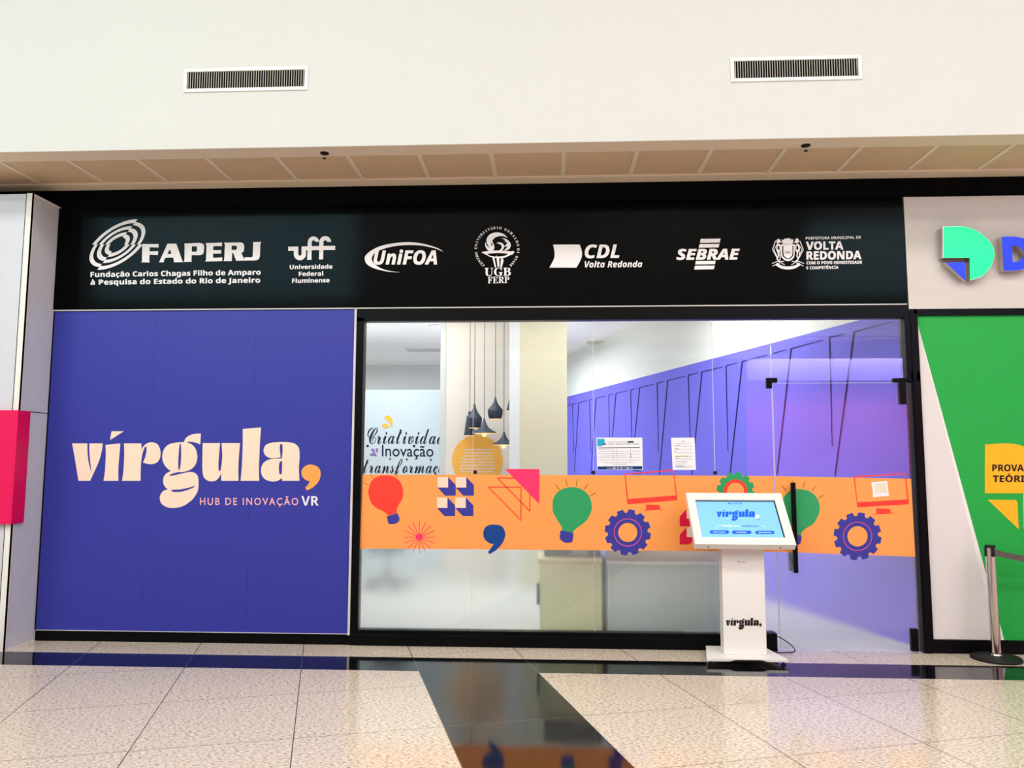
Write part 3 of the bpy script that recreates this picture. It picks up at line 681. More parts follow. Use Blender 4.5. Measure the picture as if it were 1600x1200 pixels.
shape('shield_star', M['greyink'], PF, [hs('305,370 415,420', 5), hs('305,420 415,365', 5), hs('360,350 360,440', 5), hs('310,395 410,395', 5)], lg, 0.0025)
for s, a, b, c, d, cap, hv in (('PREFEITURA MUNICIPAL DE', 638, 1500, 195, 180, 42, 0.0), ('VOLTA', 642, 1226, 352, 347, 126, 0.02), ('REDONDA', 650, 1508, 506, 497, 128, 0.02), ('COM O POVO HONESTIDADE', 650, 1518, 581, 570, 46, 0.015), ('E COMPETÊNCIA', 650, 1152, 658, 650, 46, 0.015)):
    T('lettering', s, 1195, 355, 10, a, b, c, d, cap, 'bold', hv, lg)

# ================================================================== BLUE WALL PANEL
BY = -0.030; PB = wall(BY)
bp = thing('wall_panel', (-3.07, BY, 1.48), 'big blue-violet panel with a cream wordmark and an orange comma, left of the window', 'sign panel')
for a, b in ((-4.428, -3.500), (-3.499, -2.590), (-2.589, -1.709)):
    box('panel_sheet', M['blue'], a, b, BY, 0.02, 0.094, 2.872, bp)
MB().box(-4.437, -4.429, -0.034, 0.0, 0.094, 2.872).build('left_edging', M['black'], bp)
MB().box(-4.437, -1.709, -0.033, -0.02, 0.089, 0.0945).build('bottom_edging', M['edge'], bp)
wmk = shape('wordmark', M['cream'], PB, WM, bp); wmk['label'] = 'cream wordmark'
shape('comma', M['comma'], PB, WM_COMMA, bp)['label'] = 'orange comma'
SPACING = 1.28
T('tagline', 'HUB DE INOVAÇÃO', 80, 640, 3.333, 775, 1287, 496, 497, 37, None, 0.010, bp, m=M['pinktext'], plane=PB)['label'] = 'pale pink tagline'
SPACING = 1.0
T('initials', 'VR', 80, 640, 3.333, 1303, 1393, 499, 500, 49, 'bold', 0.0, bp, m=W, plane=PB)['label'] = 'white initials'

# ================================================================== MAGENTA BOX ON THE PILLAR
ms = thing('projecting_sign', (-5.0, -0.44, 1.49), 'bright magenta sign box wrapped round the white pillar at the left edge', 'sign')
box('front_face', M['magenta'], -5.3, -4.428, -0.445, -0.402, 1.024, 1.960, ms)
MB().box(-4.436, -4.415, -0.444, -0.29, 1.025, 1.959).build('side_return', M['magenta'], ms)

# ================================================================== NEIGHBOUR ON THE RIGHT
NY = -0.040; PN = wall(NY)
ns = thing('sign_board', (4.5, NY, 3.32), 'plain grey sign board over the green banner at upper right', 'sign board')
box('board', M['n_grey'], 3.046, 6.1, NY, 0.02, 2.840, 3.816, ns)
DL = NY - 0.075; PD = wall(DL)
D3 = lambda s: outline(s, 1400, 280, 3.335)
def letter(name, loops, face, label, cat, loc):
    t = thing(name, loc, label, cat)
    mb = MB(); vs, fc = fill2d([[PD.uv(*p) for p in lp] for lp in loops], 0.074)
    mb.add([PD.at(a, b, -0.037 + z) for a, b, z in vs], fc); mb.build('metal_return', M['chrome'], t)
    def shrink(lp, k=0.97):
        cx = sum(p[0] for p in loops[0]) / len(loops[0]); cy = sum(p[1] for p in loops[0]) / len(loops[0])
        return [(cx + (p[0] - cx) * k, cy + (p[1] - cy) * k) for p in lp]
    shape('lit_face', face, PD, [[shrink(loops[0], 0.985)] + loops[1:]], t, 0.001, 0.004)
    return t
symb = '245,248! 350,246 430,275 490,330 512,385 495,450 450,505 385,528! 383,410! 245,410!'
letter('illuminated_symbol', [D3(symb)], M['lit_green'], 'glowing green rounded symbol with a notch on the grey sign board', 'sign letter', PD.hit(1512, 395))
letter('illuminated_triangle', [D3('258,435! 360,434! 362,530!')], M['lit_blue'], 'small blue lit triangle tucked under the green symbol', 'sign letter', PD.hit(1493, 422))
letter('illuminated_letter', [D3('550,300! 640,302 715,335 742,390 715,445 640,475 560,477!'), D3('602,348! 640,352 667,390 640,428 606,432!')], M['lit_blue'], 'blue lit letter D at the right edge of the grey sign board', 'sign letter', PD.hit(1580, 397))
GY = -0.012; PG = wall(GY)
gb = thing('wall_banner', (4.5, GY, 1.44), 'green and white banner with a yellow speech mark at the right edge', 'banner')
box('green_sheet', M['n_green'], 3.117, 6.1, GY, 0.02, 0.108, 2.784, gb)
def zx(px, py): p = PG.hit(px, py); return p
wq = [PG.hit(1434, 502), PG.hit(1470, 640), PG.hit(1568.7, 998)]
def uvq(*p): return [PG.uv(*q) for q in p]
shape_uv('white_slant', M['n_white'], PG, [[[(3.118, 2.74), (3.118, 0.109), (PG.uv(1568.7, 998)[0], 0.109)]]], gb, 0.0005, 0.001)
bx = PG.uv(1568.7, 998)[0]; ax = PG.uv(1547, 985)[0]
shape_uv('white_fold', M['n_white2'], PG, [[[(3.118, 2.74), (ax + 0.02, 0.30), (ax + 0.045, 0.109), (bx, 0.109)]]], gb, 0.0018, 0.001)
sm_ = outline(symb, 0, 0, 1)
ysc = lambda p: (1500 + (258 + (p[0] - 245) * 2.88) / 6.667, 680 + (97 + (p[1] - 248) * 3.13) / 6.667)
sp = shape('speech_mark', M['n_yellow'], PG, [[[ysc(p) for p in sm_]], [outline('288,673! 575,675! 595,690! 610,980!', 1500, 680, 6.667)]], gb, 0.0018)
T('lettering', 'PROVA', 1500, 680, 6.667, 333, 662, 375, 375, 70, 'bold', 0.01, sp, m=M['n_black'], plane=PG, lift=0.004)
T('lettering', 'TEÓRICA', 1500, 680, 6.667, 338, 820, 487, 487, 68, 'bold', 0.01, sp, m=M['n_black'], plane=PG, lift=0.004)

# ================================================================== ORANGE BAND ON THE WINDOW
PV = wall(-0.0056)
wb = thing('window_banner', (0.13, -0.0056, 1.11), 'orange vinyl band with bulbs, gears and triangles across the fixed window panes', 'window sticker')
shape('vinyl_sheet', M['orange'], PV, [[[(566.5, 741.3), (1000, 742.6), (1208.3, 743.8), (1213.8, 862.2), (900, 859.5), (562.3, 857)]]], wb, 0.0, 0.0006)
db = shape('door_banner', M['orange'], PV, [[[(1210.2, 743.9), (1423.5, 748), (1430, 869.8), (1215.8, 862.3)]]], None, 0.0, 0.0006)
_me = db.data; _c = Vector((2.45, -0.006, 1.10))
for v in _me.vertices: v.co -= _c
db.location = _c
tag(db, 'orange vinyl band with a green bulb, gear and red monitor on the glass door', 'window sticker')
Z1, Z2 = 0.0008, 0.0018
def bulb(parent, k, body, base, rays, bm, rm, rw, lb):
    b = shape('light_bulb_print', bm, PV, [[outline(body, *k)]], parent, Z1, 0.0006); b['label'] = lb
    shape('bulb_base', M['navy'], PV, [[outline(base, *k)]], b, Z2, 0.0006)['label'] = 'indigo bulb base'
    shape('rays', rm, PV, [stroke(corners(r, *k), rw / k[2]) for r in rays], b, Z1, 0.0006)
bulb(wb, (560, 725, 8.275), '355,148 460,165 545,240 580,360 565,450 520,530 498,580 495,634! 385,668! 360,640 320,610 230,565 165,500 132,400 132,330 165,230 245,165',
     '365,680! 500,635! 520,660 518,668! 530,690 524,700! 533,722 500,760 450,776 400,772 380,755! 386,745! 372,720! 380,712!', ['150,135 198,188', '68,240 138,272', '507,122 485,162', '268,70 288,138', '394,60 388,130'], M['red'], M['rustline'], 7, 'red light bulb')
bulb(wb, (850, 735, 10), '420,262 540,275 650,340 720,430 748,560 735,650 680,760 600,840 520,895 465,945 450,972! 285,938! 275,880 220,795 150,670 132,570 145,450 200,350 300,285',
     '270,935! 455,975! 465,1015! 455,1025! 462,1045! 450,1060! 440,1115 360,1132 290,1110 240,1055! 250,1040! 242,1015! 254,1000! 252,960!', ['175,218 240,300', '340,142 365,245', '522,140 503,240', '685,210 628,295', '808,350 722,398'], M['green_p'], M['olive'], 12, 'green light bulb')
bulb(db, (1200, 730, 6.667), '325,228 430,250 510,320 540,430 520,510 470,590 400,635 350,680 345,708! 240,692! 225,640 190,590 145,520 125,440 135,360 190,280 250,240',
     '240,692! 345,710! 350,735! 343,745! 348,765! 340,775! 330,800 280,808 240,780 232,730', ['147,195 188,250', '380,147 370,213', '495,198 455,250', '580,290 522,325', '258,142 262,165'], M['green_p'], M['olive'], 8, 'green light bulb')
# starburst
cx, cy = 560 + 788 / 8.275, 725 + 945 / 8.275; sg = []
for i in range(16):
    a = 2 * PI * i / 16; r1 = 26.0; sg.append(stroke([(cx + 3 * math.cos(a), cy + 3 * math.sin(a)), (cx + r1 * math.cos(a), cy + r1 * math.sin(a))], 0.95))
b = shape('starburst_print', M['pink'], PV, sg, wb, Z1, 0.0006)
shape('core', M['pink'], PV, [[circ(cx, cy, 5.3)]], b, Z2, 0.0006)
# squares with thick shadows
def squares(parent, units, flip, cm, nm):
    fl = lambda x: -x if flip else x
    for ux, uy, k in units:
        b = shape('block_print', M[cm], PV, [[[(ux + fl(x) * k, uy + y * k) for x, y in ((16.5, 0), (28.3, 12.5), (28.3, 29), (11.7, 29), (0, 16.5), (16.5, 16.5))]]], parent, Z1, 0.0006)
        b['label'] = nm
        shape('cream_square', M['cream'], PV, [[[(ux + fl(x) * k, uy + y * k) for x, y in ((0, 0), (16.2, 0), (16.2, 16.2), (0, 16.2))]]], b, Z1, 0.0006)['label'] = 'cream square'
squares(wb, [(683.8, 745.4, 1), (712.2, 745.4, 1), (682.8, 777.3, 1), (711.4, 777.3, 1)], False, 'navy', 'indigo block shadow')
squares(wb, [(1088, 795.5, .92), (1088, 824, .92)], True, 'crimson', 'crimson block shadow')
# triangles
k8 = (720, 725, 8)
b = shape('triangle_print', M['pink'], PV, [[corners('552,62 985,62 982,500', *k8)]], wb, Z2, 0.0006); b['label'] = 'solid pink triangle'
for q in ('345,289 753,289 751,702', '460,177 866,177 863,590'): shape('triangle_outline', M['red'], PV, [stroke(corners(q, *k8), 1.6, True)], b, Z1, 0.0006)['label'] = 'red outlined triangle'
shape('comma_print', M['comma_blue'], PV, [[outline('420,757 510,775 553,850 553,910 520,990 450,1070 360,1128! 340,1100! 385,1040 415,1000! 360,990 300,940 280,870 300,800 350,765', *k8)]], wb, Z1, 0.0006)['label'] = 'dark blue comma'
# monitors
def monitor(parent, k, outer, inner, stand):
    b = shape('monitor_print', M['red'], PV, [[corners(outer, *k), corners(inner, *k)]], parent, Z1, 0.0006); b['label'] = 'red monitor'
    shape('monitor_stand', M['red'], PV, [[corners(stand, *k)]], b, Z1, 0.0006)
monitor(wb, (935, 725, 7.743), '315,119 905,66 912,72 958,430 952,438 358,488 350,482', '328,130 903,82 938,379 360,424', '575,490 735,497 742,503 748,543 780,543 780,551 550,565 552,557 578,555')
monitor(db, (1200, 730, 6.667), '890,100 898,94 1425,61 1434,68 1468,380 1460,387 935,418 930,410', '903,108 1422,72 1450,335 932,366', '1125,428 1270,433 1280,475 1312,475 1312,481 1100,493 1100,487 1130,484')
# gears
def gear(parent, cx, cy, ro, rr, rh, gm, rings, lb):
    pts = []
    for k in range(12):
        a = 80 + 30 * k
        for da, r in ((12.2, rr), (9.6, rr * 1.06), (8.4, ro * 0.985), (7.0, ro), (-7.0, ro), (-8.4, ro * 0.985), (-9.6, rr * 1.06), (-12.2, rr)):
            t = math.radians(a + da); pts.append((cx + r * math.cos(t), cy - r * math.sin(t)))
    pts = [pts[8 * k + i] for k in range(12) for i in range(7, -1, -1)]
    b = shape('gear_print', gm, PV, [[pts, circ(cx, cy, rh)]], parent, Z1, 0.0006); b['label'] = lb
    for r0, r1, mm, l2 in rings: shape('gear_ring', mm, PV, [[circ(cx, cy, r0), circ(cx, cy, r1)]], b, Z2, 0.0006)['label'] = l2
gear(wb, 935 + 355 / 7.743, 725 + 828 / 7.743, 36.3, 31.0, 14.9, M['navy'], [(21.8, 20.9, M['rosering'], 'thin rose ring')], 'indigo gear')
gear(db, 1200 + 932 / 6.667, 730 + 720 / 6.667, 37.6, 31.8, 15.8, M['navy'], [(22.7, 21.8, M['rosering'], 'thin rose ring')], 'indigo gear')
gear(wb, 1149.3, 767.5, 30.0, 26.0, 13.6, M['green_p'], [(18.4, 13.6, M['red'], 'red ring')], 'green gear')

# papers taped to the glass
PA = wall(-0.0075)
def paper(name, label, cat, k, quad, c):
    t = thing(name, PA.hit(*corners(c, *k)[0]), label, cat); shape('sheet', M['paper'], PA, [[corners(quad, *k)]], t, 0.0, 0.0006); return t
k9 = (920, 670, 8.889)
n1 = paper('notice', 'wide white notice with a cyan corner and navy footer, taped above the red monitor', 'notice', k9, '105,122 742,122 752,570 115,572', '430,345')
shape('cyan_corner', M['cyanink'], PA, [[corners('115,138 220,138 222,205 195,220 192,240 118,245', *k9)]], n1, 0.0008, 0.0005)
shape('pen_mark', M['darkink'], PA, [stroke(corners('192,222 240,200', *k9), 1), stroke(corners('205,222 245,212', *k9), 0.8)], n1, 0.0012, 0.0005)
T('heading', 'CURSOS DE QUALIFICAÇÃO', 920, 670, 8.889, 260, 538, 190, 190, 14, 'bold', 0, n1, m=M['greyink'], plane=PA, lift=0.0014)
T('heading', 'VAGAS - VÍRGULA SENAI - CREDET', 920, 670, 8.889, 262, 705, 222, 218, 19, 'bold', 0, n1, m=M['greyink'], plane=PA, lift=0.0014)
shape('dark_tag', M['darkink'], PA, [[corners('542,170 622,170 622,194 542,194', *k9)]], n1, 0.0008, 0.0005)
shape('table_header', M['darkink'], PA, [[corners('133,262 713,257 713,266 133,271', *k9)]], n1, 0.0008, 0.0005)
rows = []
for y, a, b in ((312, 135, 715), (345, 135, 560), (350, 610, 715), (400, 135, 715), (435, 135, 715), (467, 205, 660), (492, 340, 530), (285, 135, 300), (375, 180, 520)): rows.append(stroke(corners('%d,%d %d,%d' % (a, y, b, y - 1), *k9), 0.45))
for x in (340, 388, 580): rows.append(stroke(corners('%d,280 %d,445' % (x, x), *k9), 0.35))
shape('table_lines', M['greyink'], PA, rows, n1, 0.0008, 0.0005)
shape('pen_dots', M['darkink'], PA, [[circ(920 + 582 / 8.889, 670 + y / 8.889, 1.0, 10)] for y in (352, 380)], n1, 0.0014, 0.0005)
shape('navy_footer', M['navyink'], PA, [[corners('122,524 742,519 743,562 125,567', *k9)]], n1, 0.0008, 0.0005)
shape('footer_marks', M['paper'], PA, [stroke(corners(s, *k9), wd) for s, wd in (('250,548 315,548', .6), ('330,545 375,545', 1.6), ('390,545 420,545', 1.3), ('435,545 470,545', 1.5), ('485,545 498,545', 1.3), ('515,546 565,546', 1.4), ('580,542 608,545', 1.3))], n1, 0.0015, 0.0005)
shape('small_label', M['navyink'], PA, [stroke(corners('615,582 715,582', *k9), 1.6), stroke(corners('620,628 715,628', *k9), 0.6), stroke(corners('718,585 718,626', *k9), 0.6)], n1, 0.0008, 0.0005)
n2 = paper('notice', 'narrow white typed sheet taped to the violet window, right of the wide notice', 'notice', k9, '1143,125 1468,122 1488,570 1165,572', '1316,345')
shape('typed_lines', M['greyink'], PA, [stroke(corners('%d,%d %d,%d' % (a, y, b, y - 3), *k9), wd) for a, b, y, wd in ((1285, 1335, 174, 1.1), (1210, 1400, 203, .6), (1192, 1280, 238, .9), (1290, 1440, 243, .45), (1195, 1245, 278, .9), (1195, 1440, 286, .4), (1195, 1215, 318, .9), (1205, 1440, 330, .45), (1200, 1440, 388, .4), (1200, 1270, 415, .8), (1280, 1440, 420, .4), (1202, 1370, 457, .6), (1205, 1360, 490, .5), (1205, 1320, 518, .9), (1205, 1440, 532, .5))], n2, 0.0008, 0.0005)
shape('marker_line', M['yellowink'], PA, [stroke(corners('1198,380 1385,375', *k9), 1.1)], n2, 0.0012, 0.0005)
n3 = paper('paper_note', 'small cream note stuck inside the red monitor print on the glass door', 'note', (1200, 730, 6.667), '1075,155 1150,151 1240,142 1252,230 1260,300 1180,305 1095,314 1088,230', '1168,228')
shape('faded_patch', M['beigeink'], PA, [[corners('1108,172 1228,163 1240,262 1118,272', 1200, 730, 6.667)]], n3, 0.0008, 0.0005)

# ================================================================== INSIDE THE SHOP
PL = wall(Yl - 0.003); k6 = (560, 600, 6.667)
wl = thing('wall_lettering', PL.hit(625, 700), 'dark blue brush lettering with amber and lilac splashes on the pale partition', 'wall lettering')
for s, a, b, bl, cap, stl, hv in (('Criatividade', 95, 965, 622, 165, 'script', 0.0), ('Inovação', 245, 782, 752, 118, None, 0.004), ('transformação', 50, 965, 925, 150, 'script', 0.0)):
    T('lettering', s, 560, 600, 6.667, a, b, bl, bl + 4, cap, stl, hv, wl, m=M['ink'], plane=PL)
for s in ('270,345 310,328 350,360 356,420 345,455! 322,400 285,372', '243,430 265,412 300,418 322,450! 270,458'): shape('splash', M['amber'], PL, [[outline(s, *k6)]], wl)['label'] = 'amber splash'
for s in ('133,685 158,674 180,726!', '118,738 158,718 200,752!', '180,680 205,672 198,726!'): shape('splash', M['lilac'], PL, [[outline(s, *k6)]], wl)['label'] = 'lilac splash'
for x, y, r in ((97, 645, 13), (580, 645, 14), (330, 780, 9), (505, 785, 10), (755, 790, 10)): shape('ink_drip', M['ink'], PL, [[circ(560 + x / 6.667, 600 + y / 6.667, r / 6.667, 14)]], wl, 0.0015)
PS = wall(Yb - 0.003)
ws = thing('wall_sticker', PS.hit(746, 719), 'round amber sticker with white text on the wall under the hanging lamps', 'wall sticker')
shape('amber_disc', M['circle'], PS, [[circ(746, 719.5, 39.8, 56)]], ws)
for s, a, b, y in (('“A vírgula é uma pontuação', 1088, 1405, 692), ('que serve para conectar', 1100, 1388, 724), ('elementos dentro de uma', 1095, 1390, 757), ('frase, capturando a ideia de', 1072, 1407, 790),
                   ('continuidade e é justamente o', 1058, 1430, 822), ('que pretendemos com o Hub', 1068, 1418, 856), ('de Inovação, fazendo união e', 1058, 1425, 889), ('dar continuidade e sentido.”', 1070, 1412, 921)):
    T('text_line', s, 560, 600, 6.667, a, b, y, y, 20, 'bold', 0.0, ws, m=M['paper'], plane=PS, lift=0.003)

def pendant(px, ptop, pbot, kind, Y, label):
    Pn = wall(Y); top = Pn.hit(560 + px / 6.667, 600 + ptop / 6.667); bot = Pn.hit(560 + px / 6.667, 600 + pbot / 6.667)
    x, h = top.x, top.z - bot.z
    t = thing('pendant_lamp', (x, Y, IZ), label, 'pendant lamp', 'hanging lamps in the window')
    u_ = (Y - CAM.y) / CAM_F / 6.667       # metres per crop unit here
    if kind == 'stout': prof = [(0.10, 1.0), (0.13, .93), (0.2, .82), (0.42, .66), (0.74, .52), (0.97, .42), (1.0, .37), (0.97, .22), (0.86, .06), (0.76, 0.0)]; R_ = 80
    elif kind == 'wide': prof = [(0.07, 1.0), (0.1, .88), (0.2, .62), (0.38, .40), (0.66, .22), (0.96, .10), (1.0, .05), (1.0, 0.0)]; R_ = 122
    else: prof = [(0.24, 1.0), (0.26, .86), (0.55, .80), (0.62, .6), (0.80, .3), (1.0, 0.0)]; R_ = 60
    R_ *= u_
    ins = [(r * 0.94, z) for r, z in prof[::-1]][:-2]
    MB().lathe([(r * R_, z * h) for r, z in prof[::-1]] , (x, Y, bot.z), 40).build('lamp_shade', M['lamp'], t, True)
    MB().lathe([(0.0, 0.0), (prof[-1][0] * R_ * 0.96, -0.002), (prof[-1][0] * R_ * 0.96, -0.006), (0.0, -0.006)], (x, Y, bot.z), 32).build('lining', M['lamp_in'], t, True)
    if kind == 'wide': MB().lathe([(0.0, -0.045), (0.022, -0.036), (0.030, -0.016), (0.024, 0.0), (0.0, 0.0)], (x, Y, bot.z - 0.004), 16).build('bulb', M['bulb'], t, True)
    MB().tube([(x, Y, top.z - 0.01), (x, Y, IZ - 0.02)], 0.0042, 6).build('cable', M['cord'], t)
    MB().lathe([(0.0, 0.0), (0.05, 0.0), (0.05, -0.02), (0.0, -0.025)], (x, Y, IZ), 16).build('ceiling_rose', M['cord'], t, True)
pendant(1160, 288, 535, 'tall', 3.86, 'dark tall lamp shade behind the stout one, leftmost of the hanging lamps')
pendant(1210, 205, 455, 'stout', 3.6, 'dark stout hanging lamp just left of the window seam')
pendant(1311, 360, 512, 'wide', 3.45, 'dark wide hanging lamp with a glowing bulb above the middle of the amber sticker')
pendant(1427, 138, 362, 'stout', 3.6, 'dark stout hanging lamp, highest of the fully seen lamps')
pendant(1516, 498, 632, 'wide', 3.45, 'dark wide hanging lamp, lowest of them, half hidden by the pillar at right')
pendant(1602, 120, 278, 'tall', 3.7, 'dark lamp of which only a sliver shows beside the pillar')

# cabinets behind the frosted glass
Yc = 0.30
x0, zt = px_at(842, 873, Yc); x1, _ = px_at(941, 875, Yc)
t = thing('cabinet', ((x0 + x1) / 2, Yc + 0.22, 0), 'cream low cabinet behind the frosted glass below the green bulb', 'cabinet')
box('body', M['cab_y'], x0 + 0.01, x1 - 0.01, Yc + 0.02, Yc + 0.45, 0.0, zt - 0.03, t, 0.003)
box('top_board', M['cab_y'], x0 - 0.012, x1, Yc - 0.01, Yc + 0.46, zt - 0.03, zt, t, 0.003)
xd, _ = px_at(930, 875, Yc)
box('door', M['cab_y'], x0 + 0.005, xd - 0.004, Yc, Yc + 0.02, 0.04, zt - 0.036, t, 0.003); box('side_stile', M['cab_y'], xd, x1 - 0.004, Yc + 0.004, Yc + 0.02, 0.04, zt - 0.036, t, 0.002)
box('gap_shade_strip', M['rubber'], x1 - 0.002, x1 + 0.026, Yc - 0.012, Yc + 0.45, 0.0, zt + 0.004, t)['label'] = 'dark strip for the gap shade'  # dark strip standing in for the shade between the two cabinets
hx, hz0 = px_at(841, 944, Yc); _, hz1 = px_at(841, 911, Yc)
box('handle', M['dark'], hx - 0.014, hx + 0.012, Yc - 0.03, Yc + 0.0, hz0, hz1, t, 0.003)
xa, _ = px_at(850, 870, Yc + 0.2); xb, _ = px_at(938, 870, Yc + 0.2)
t = thing('storage_box', ((xa + xb) / 2, Yc + 0.3, zt), 'dark box standing on the cream cabinet behind the glass', 'box')
box('body', M['black_wall'], xa, xb, Yc + 0.15, Yc + 0.40, zt + 0.001, zt + 0.20, t, 0.008); box('lid', M['black_wall'], xa - 0.006, xb + 0.006, Yc + 0.14, Yc + 0.41, zt + 0.20, zt + 0.235, t, 0.004)
box('pale_patch', M['greyink'], xa + 0.25, xa + 0.40, Yc + 0.147, Yc + 0.151, zt + 0.02, zt + 0.12, t)  # pale patch on the front of the box
x0, zc = px_at(949, 884, Yc - 0.04); x1, _ = px_at(1133, 884, Yc - 0.04)
t = thing('counter', ((x0 + x1) / 2, Yc + 0.2, 0), 'grey counter behind the frosted glass between the cream cabinet and the kiosk', 'counter')
box('front_panel', M['cab_g'], x0 + 0.01, x1 - 0.01, Yc - 0.03, Yc + 0.42, 0.0, zc, t, 0.003)
box('left_stile', M['cab_g'], x0, x0 + 0.035, Yc - 0.045, Yc + 0.0, 0.0, zc, t, 0.003)
box('worktop', M['in_edge'], x0 - 0.002, x1 + 0.01, Yc - 0.06, Yc + 0.45, zc, zc + 0.028, t, 0.003)
box('raised_shelf', M['cab_g'], x0 + 0.01, x1 - 0.01, Yc + 0.12, Yc + 0.42, zc + 0.028, zc + 0.30, t, 0.003)
# desk chair and desk, far behind the frosted film
xa, _ = px_at(606, 870, 3.0)
t = thing('office_chair', (xa, 3.0, 0), 'blue-grey office chair, a blur behind the frosted glass at left', 'chair')
MB().lathe([(0.022, 0.06), (0.022, 0.44)], (xa, 3.0, 0), 12).build('gas_lift', M['dark'], t, True)
for i in range(5):
    a = 2 * PI * i / 5 + 0.3; MB().tube([(xa, 3.0, 0.10), (xa + 0.28 * math.cos(a), 3.0 + 0.28 * math.sin(a), 0.055)], 0.018).build('base_arm', M['dark'], t, True)
    MB().lathe([(0.0, 0.0), (0.018, 0.0), (0.026, 0.025), (0.018, 0.05), (0.0, 0.05)], (xa + 0.28 * math.cos(a), 3.0 + 0.28 * math.sin(a), 0.0), 10).build('castor', M['dark'], t, True)
box('seat', M['chair'], xa - 0.24, xa + 0.24, 2.76, 3.22, 0.44, 0.53, t, 0.04)
box('backrest', M['chair'], xa - 0.22, xa + 0.22, 3.22, 3.29, 0.62, 1.06, t, 0.03)
MB().tube([(xa, 3.15, 0.46), (xa, 3.32, 0.5), (xa, 3.31, 0.75)], 0.02).build('back_support', M['dark'], t, True)

# ================================================================== KIOSK
KX = 1.50; KC = 1.517
kt = thing('information_kiosk', (KX, -0.33, 0), 'white touch-screen kiosk with a tilted blue screen in front of the window', 'kiosk')
def poly_xy(pts, z0, z1, m, name, bevel=0.0): return MB().prism(pts, z0, z1).build(name, m, kt, False, bevel)
# base plate: trapezium, front edge bent down at both ends with a raised middle
bv = []; n_ = [(1.192, 0), (1.33, 0), (1.375, 1), (1.625, 1), (1.67, 0), (1.806, 0)]
prof = [(1.192, .030), (1.365, .030), (1.41, .042), (1.61, .042), (1.655, .030), (1.806, .030)]
mb = MB(); front = [(x, -0.515, z) for x, z in prof]; backx = [1.268 + (x - 1.192) * (0.464 / 0.614) for x, _ in prof]
v = []
for (x, z), bxx in zip(prof, backx): v += [(x, -0.515, z), (x, -0.515, 0.052), (bxx, -0.10, 0.052), (bxx, -0.10, 0.035)]
fcs = []
for i in range(len(prof) - 1):
    a, b = 4 * i, 4 * (i + 1); fcs += [[a, b, b + 1, a + 1], [a + 1, b + 1, b + 2, a + 2], [a + 2, b + 2, b + 3, a + 3], [a + 3, b + 3, b, a]]
fcs += [[0, 1, 2, 3], [4 * 5 + 3, 4 * 5 + 2, 4 * 5 + 1, 4 * 5]]
mk('base_plate', v, fcs, M['kiosk'], kt, False, 0.002)
for x, y in ((1.225, -0.49), (1.775, -0.49), (1.30, -0.13), (1.70, -0.13)):
    MB().lathe([(0.0, 0.0), (0.020, 0.0), (0.020, 0.008), (0.008, 0.012), (0.008, 0.036), (0.0, 0.036)], (x, y, 0.0005), 14).build('foot', M['rubber'], kt, True)
box('column', M['kiosk'], 1.352, 1.682, -0.385, -0.265, 0.052, 1.0, kt, 0.004)
PK = wall(-0.3855)
kmap = lambda *p: (1134.3 + (p[0] - 112.8) * (1190.8 - 1134.3) / (505.4 - 112.8), 968.8 + (p[1] - 692) * 0.1456)
shape('column_wordmark', M['n_black'], PK, remap(WM + WM_COMMA, kmap), kt, 0.0005, 0.0006)['label'] = 'black wordmark'
shape('maker_plate', M['greyink'], PK, [stroke(corners('382,513 424,515', 1060, 750, 4), 0.8)], kt, 0.0005, 0.0005)
shape('maker_dot', M['red'], PK, [[circ(1060 + 373 / 4, 750 + 510 / 4, 1.1, 12)]], kt, 0.0005, 0.0005)
# tilted head
HT = Vector((KX, -0.195, 1.292)); HB = Vector((KX, -0.552, 0.915))
hv_ = (HT - HB).normalized(); hn = Vector((1, 0, 0)).cross(hv_).normalized()
if hn.y > 0: hn = -hn
PH_ = Plane((HT + HB) / 2, hn, (1, 0, 0)); HL = (HT - HB).length; HWd = 0.767
def hbox(mb, u0, u1, v0, v1, z0, z1):
    vs = [PH_.at(u, v_, z) for u in (u0, u1) for v_ in (v0, v1) for z in (z0, z1)]
    return mb.add(vs, [[0, 1, 3, 2], [4, 6, 7, 5], [0, 4, 5, 1], [2, 3, 7, 6], [0, 2, 6, 4], [1, 5, 7, 3]])
su0, sv1 = PH_.uv(1086.3, 780.5); su1, _ = PH_.uv(1211.5, 782.5); _, sv0 = PH_.uv(1160, 839.5)
sl = PH_.uv(1097.0, 838.5)[0]; su0 = (su0 + sl) / 2; sr = PH_.uv(1227, 839.5)[0]; su1 = (su1 + sr) / 2
hd = MB(); W2, L2 = HWd / 2, HL / 2
hbox(hd, -W2, W2, sv1, L2, -0.040, 0.0); hbox(hd, -W2, W2, -L2, sv0, -0.040, 0.0); hbox(hd, -W2, su0, sv0, sv1, -0.040, 0.0); hbox(hd, su1, W2, sv0, sv1, -0.040, 0.0); hbox(hd, -W2, W2, -L2, L2, -0.060, -0.040)
hd.build('screen_housing', M['kiosk'], kt)
sc_ = MB(); hbox(sc_, su0, su1, sv0, sv1, -0.0395, -0.014); bz = sc_.build('screen_bezel', M['rubber'], kt)
PSn = Plane(PH_.at(0, 0, -0.014), hn, (1, 0, 0))
g_ = 0.010
scr = shape_uv('screen', M['screen'], PSn, [[[(su0 + g_ * .4, sv0 + g_ * .4), (su1 - g_, sv0 + g_ * .4), (su1 - g_, sv1 - g_), (su0 + g_ * .4, sv1 - g_)]]], kt, 0.0, 0.001); scr['label'] = 'lit pale blue screen'
kz = (1070, 750, 8.889)
sm2 = lambda *p: (1070 + (445 + (p[0] - 112.8) * (972 - 445) / (468 - 112.8)) / 8.889, 750 + (440 + (p[1] - 692) * 1.26) / 8.889)
shape('screen_wordmark', M['ui_blue'], PSn, remap(WM, sm2), scr, 0.0012, 0.0004)['label'] = 'blue wordmark'
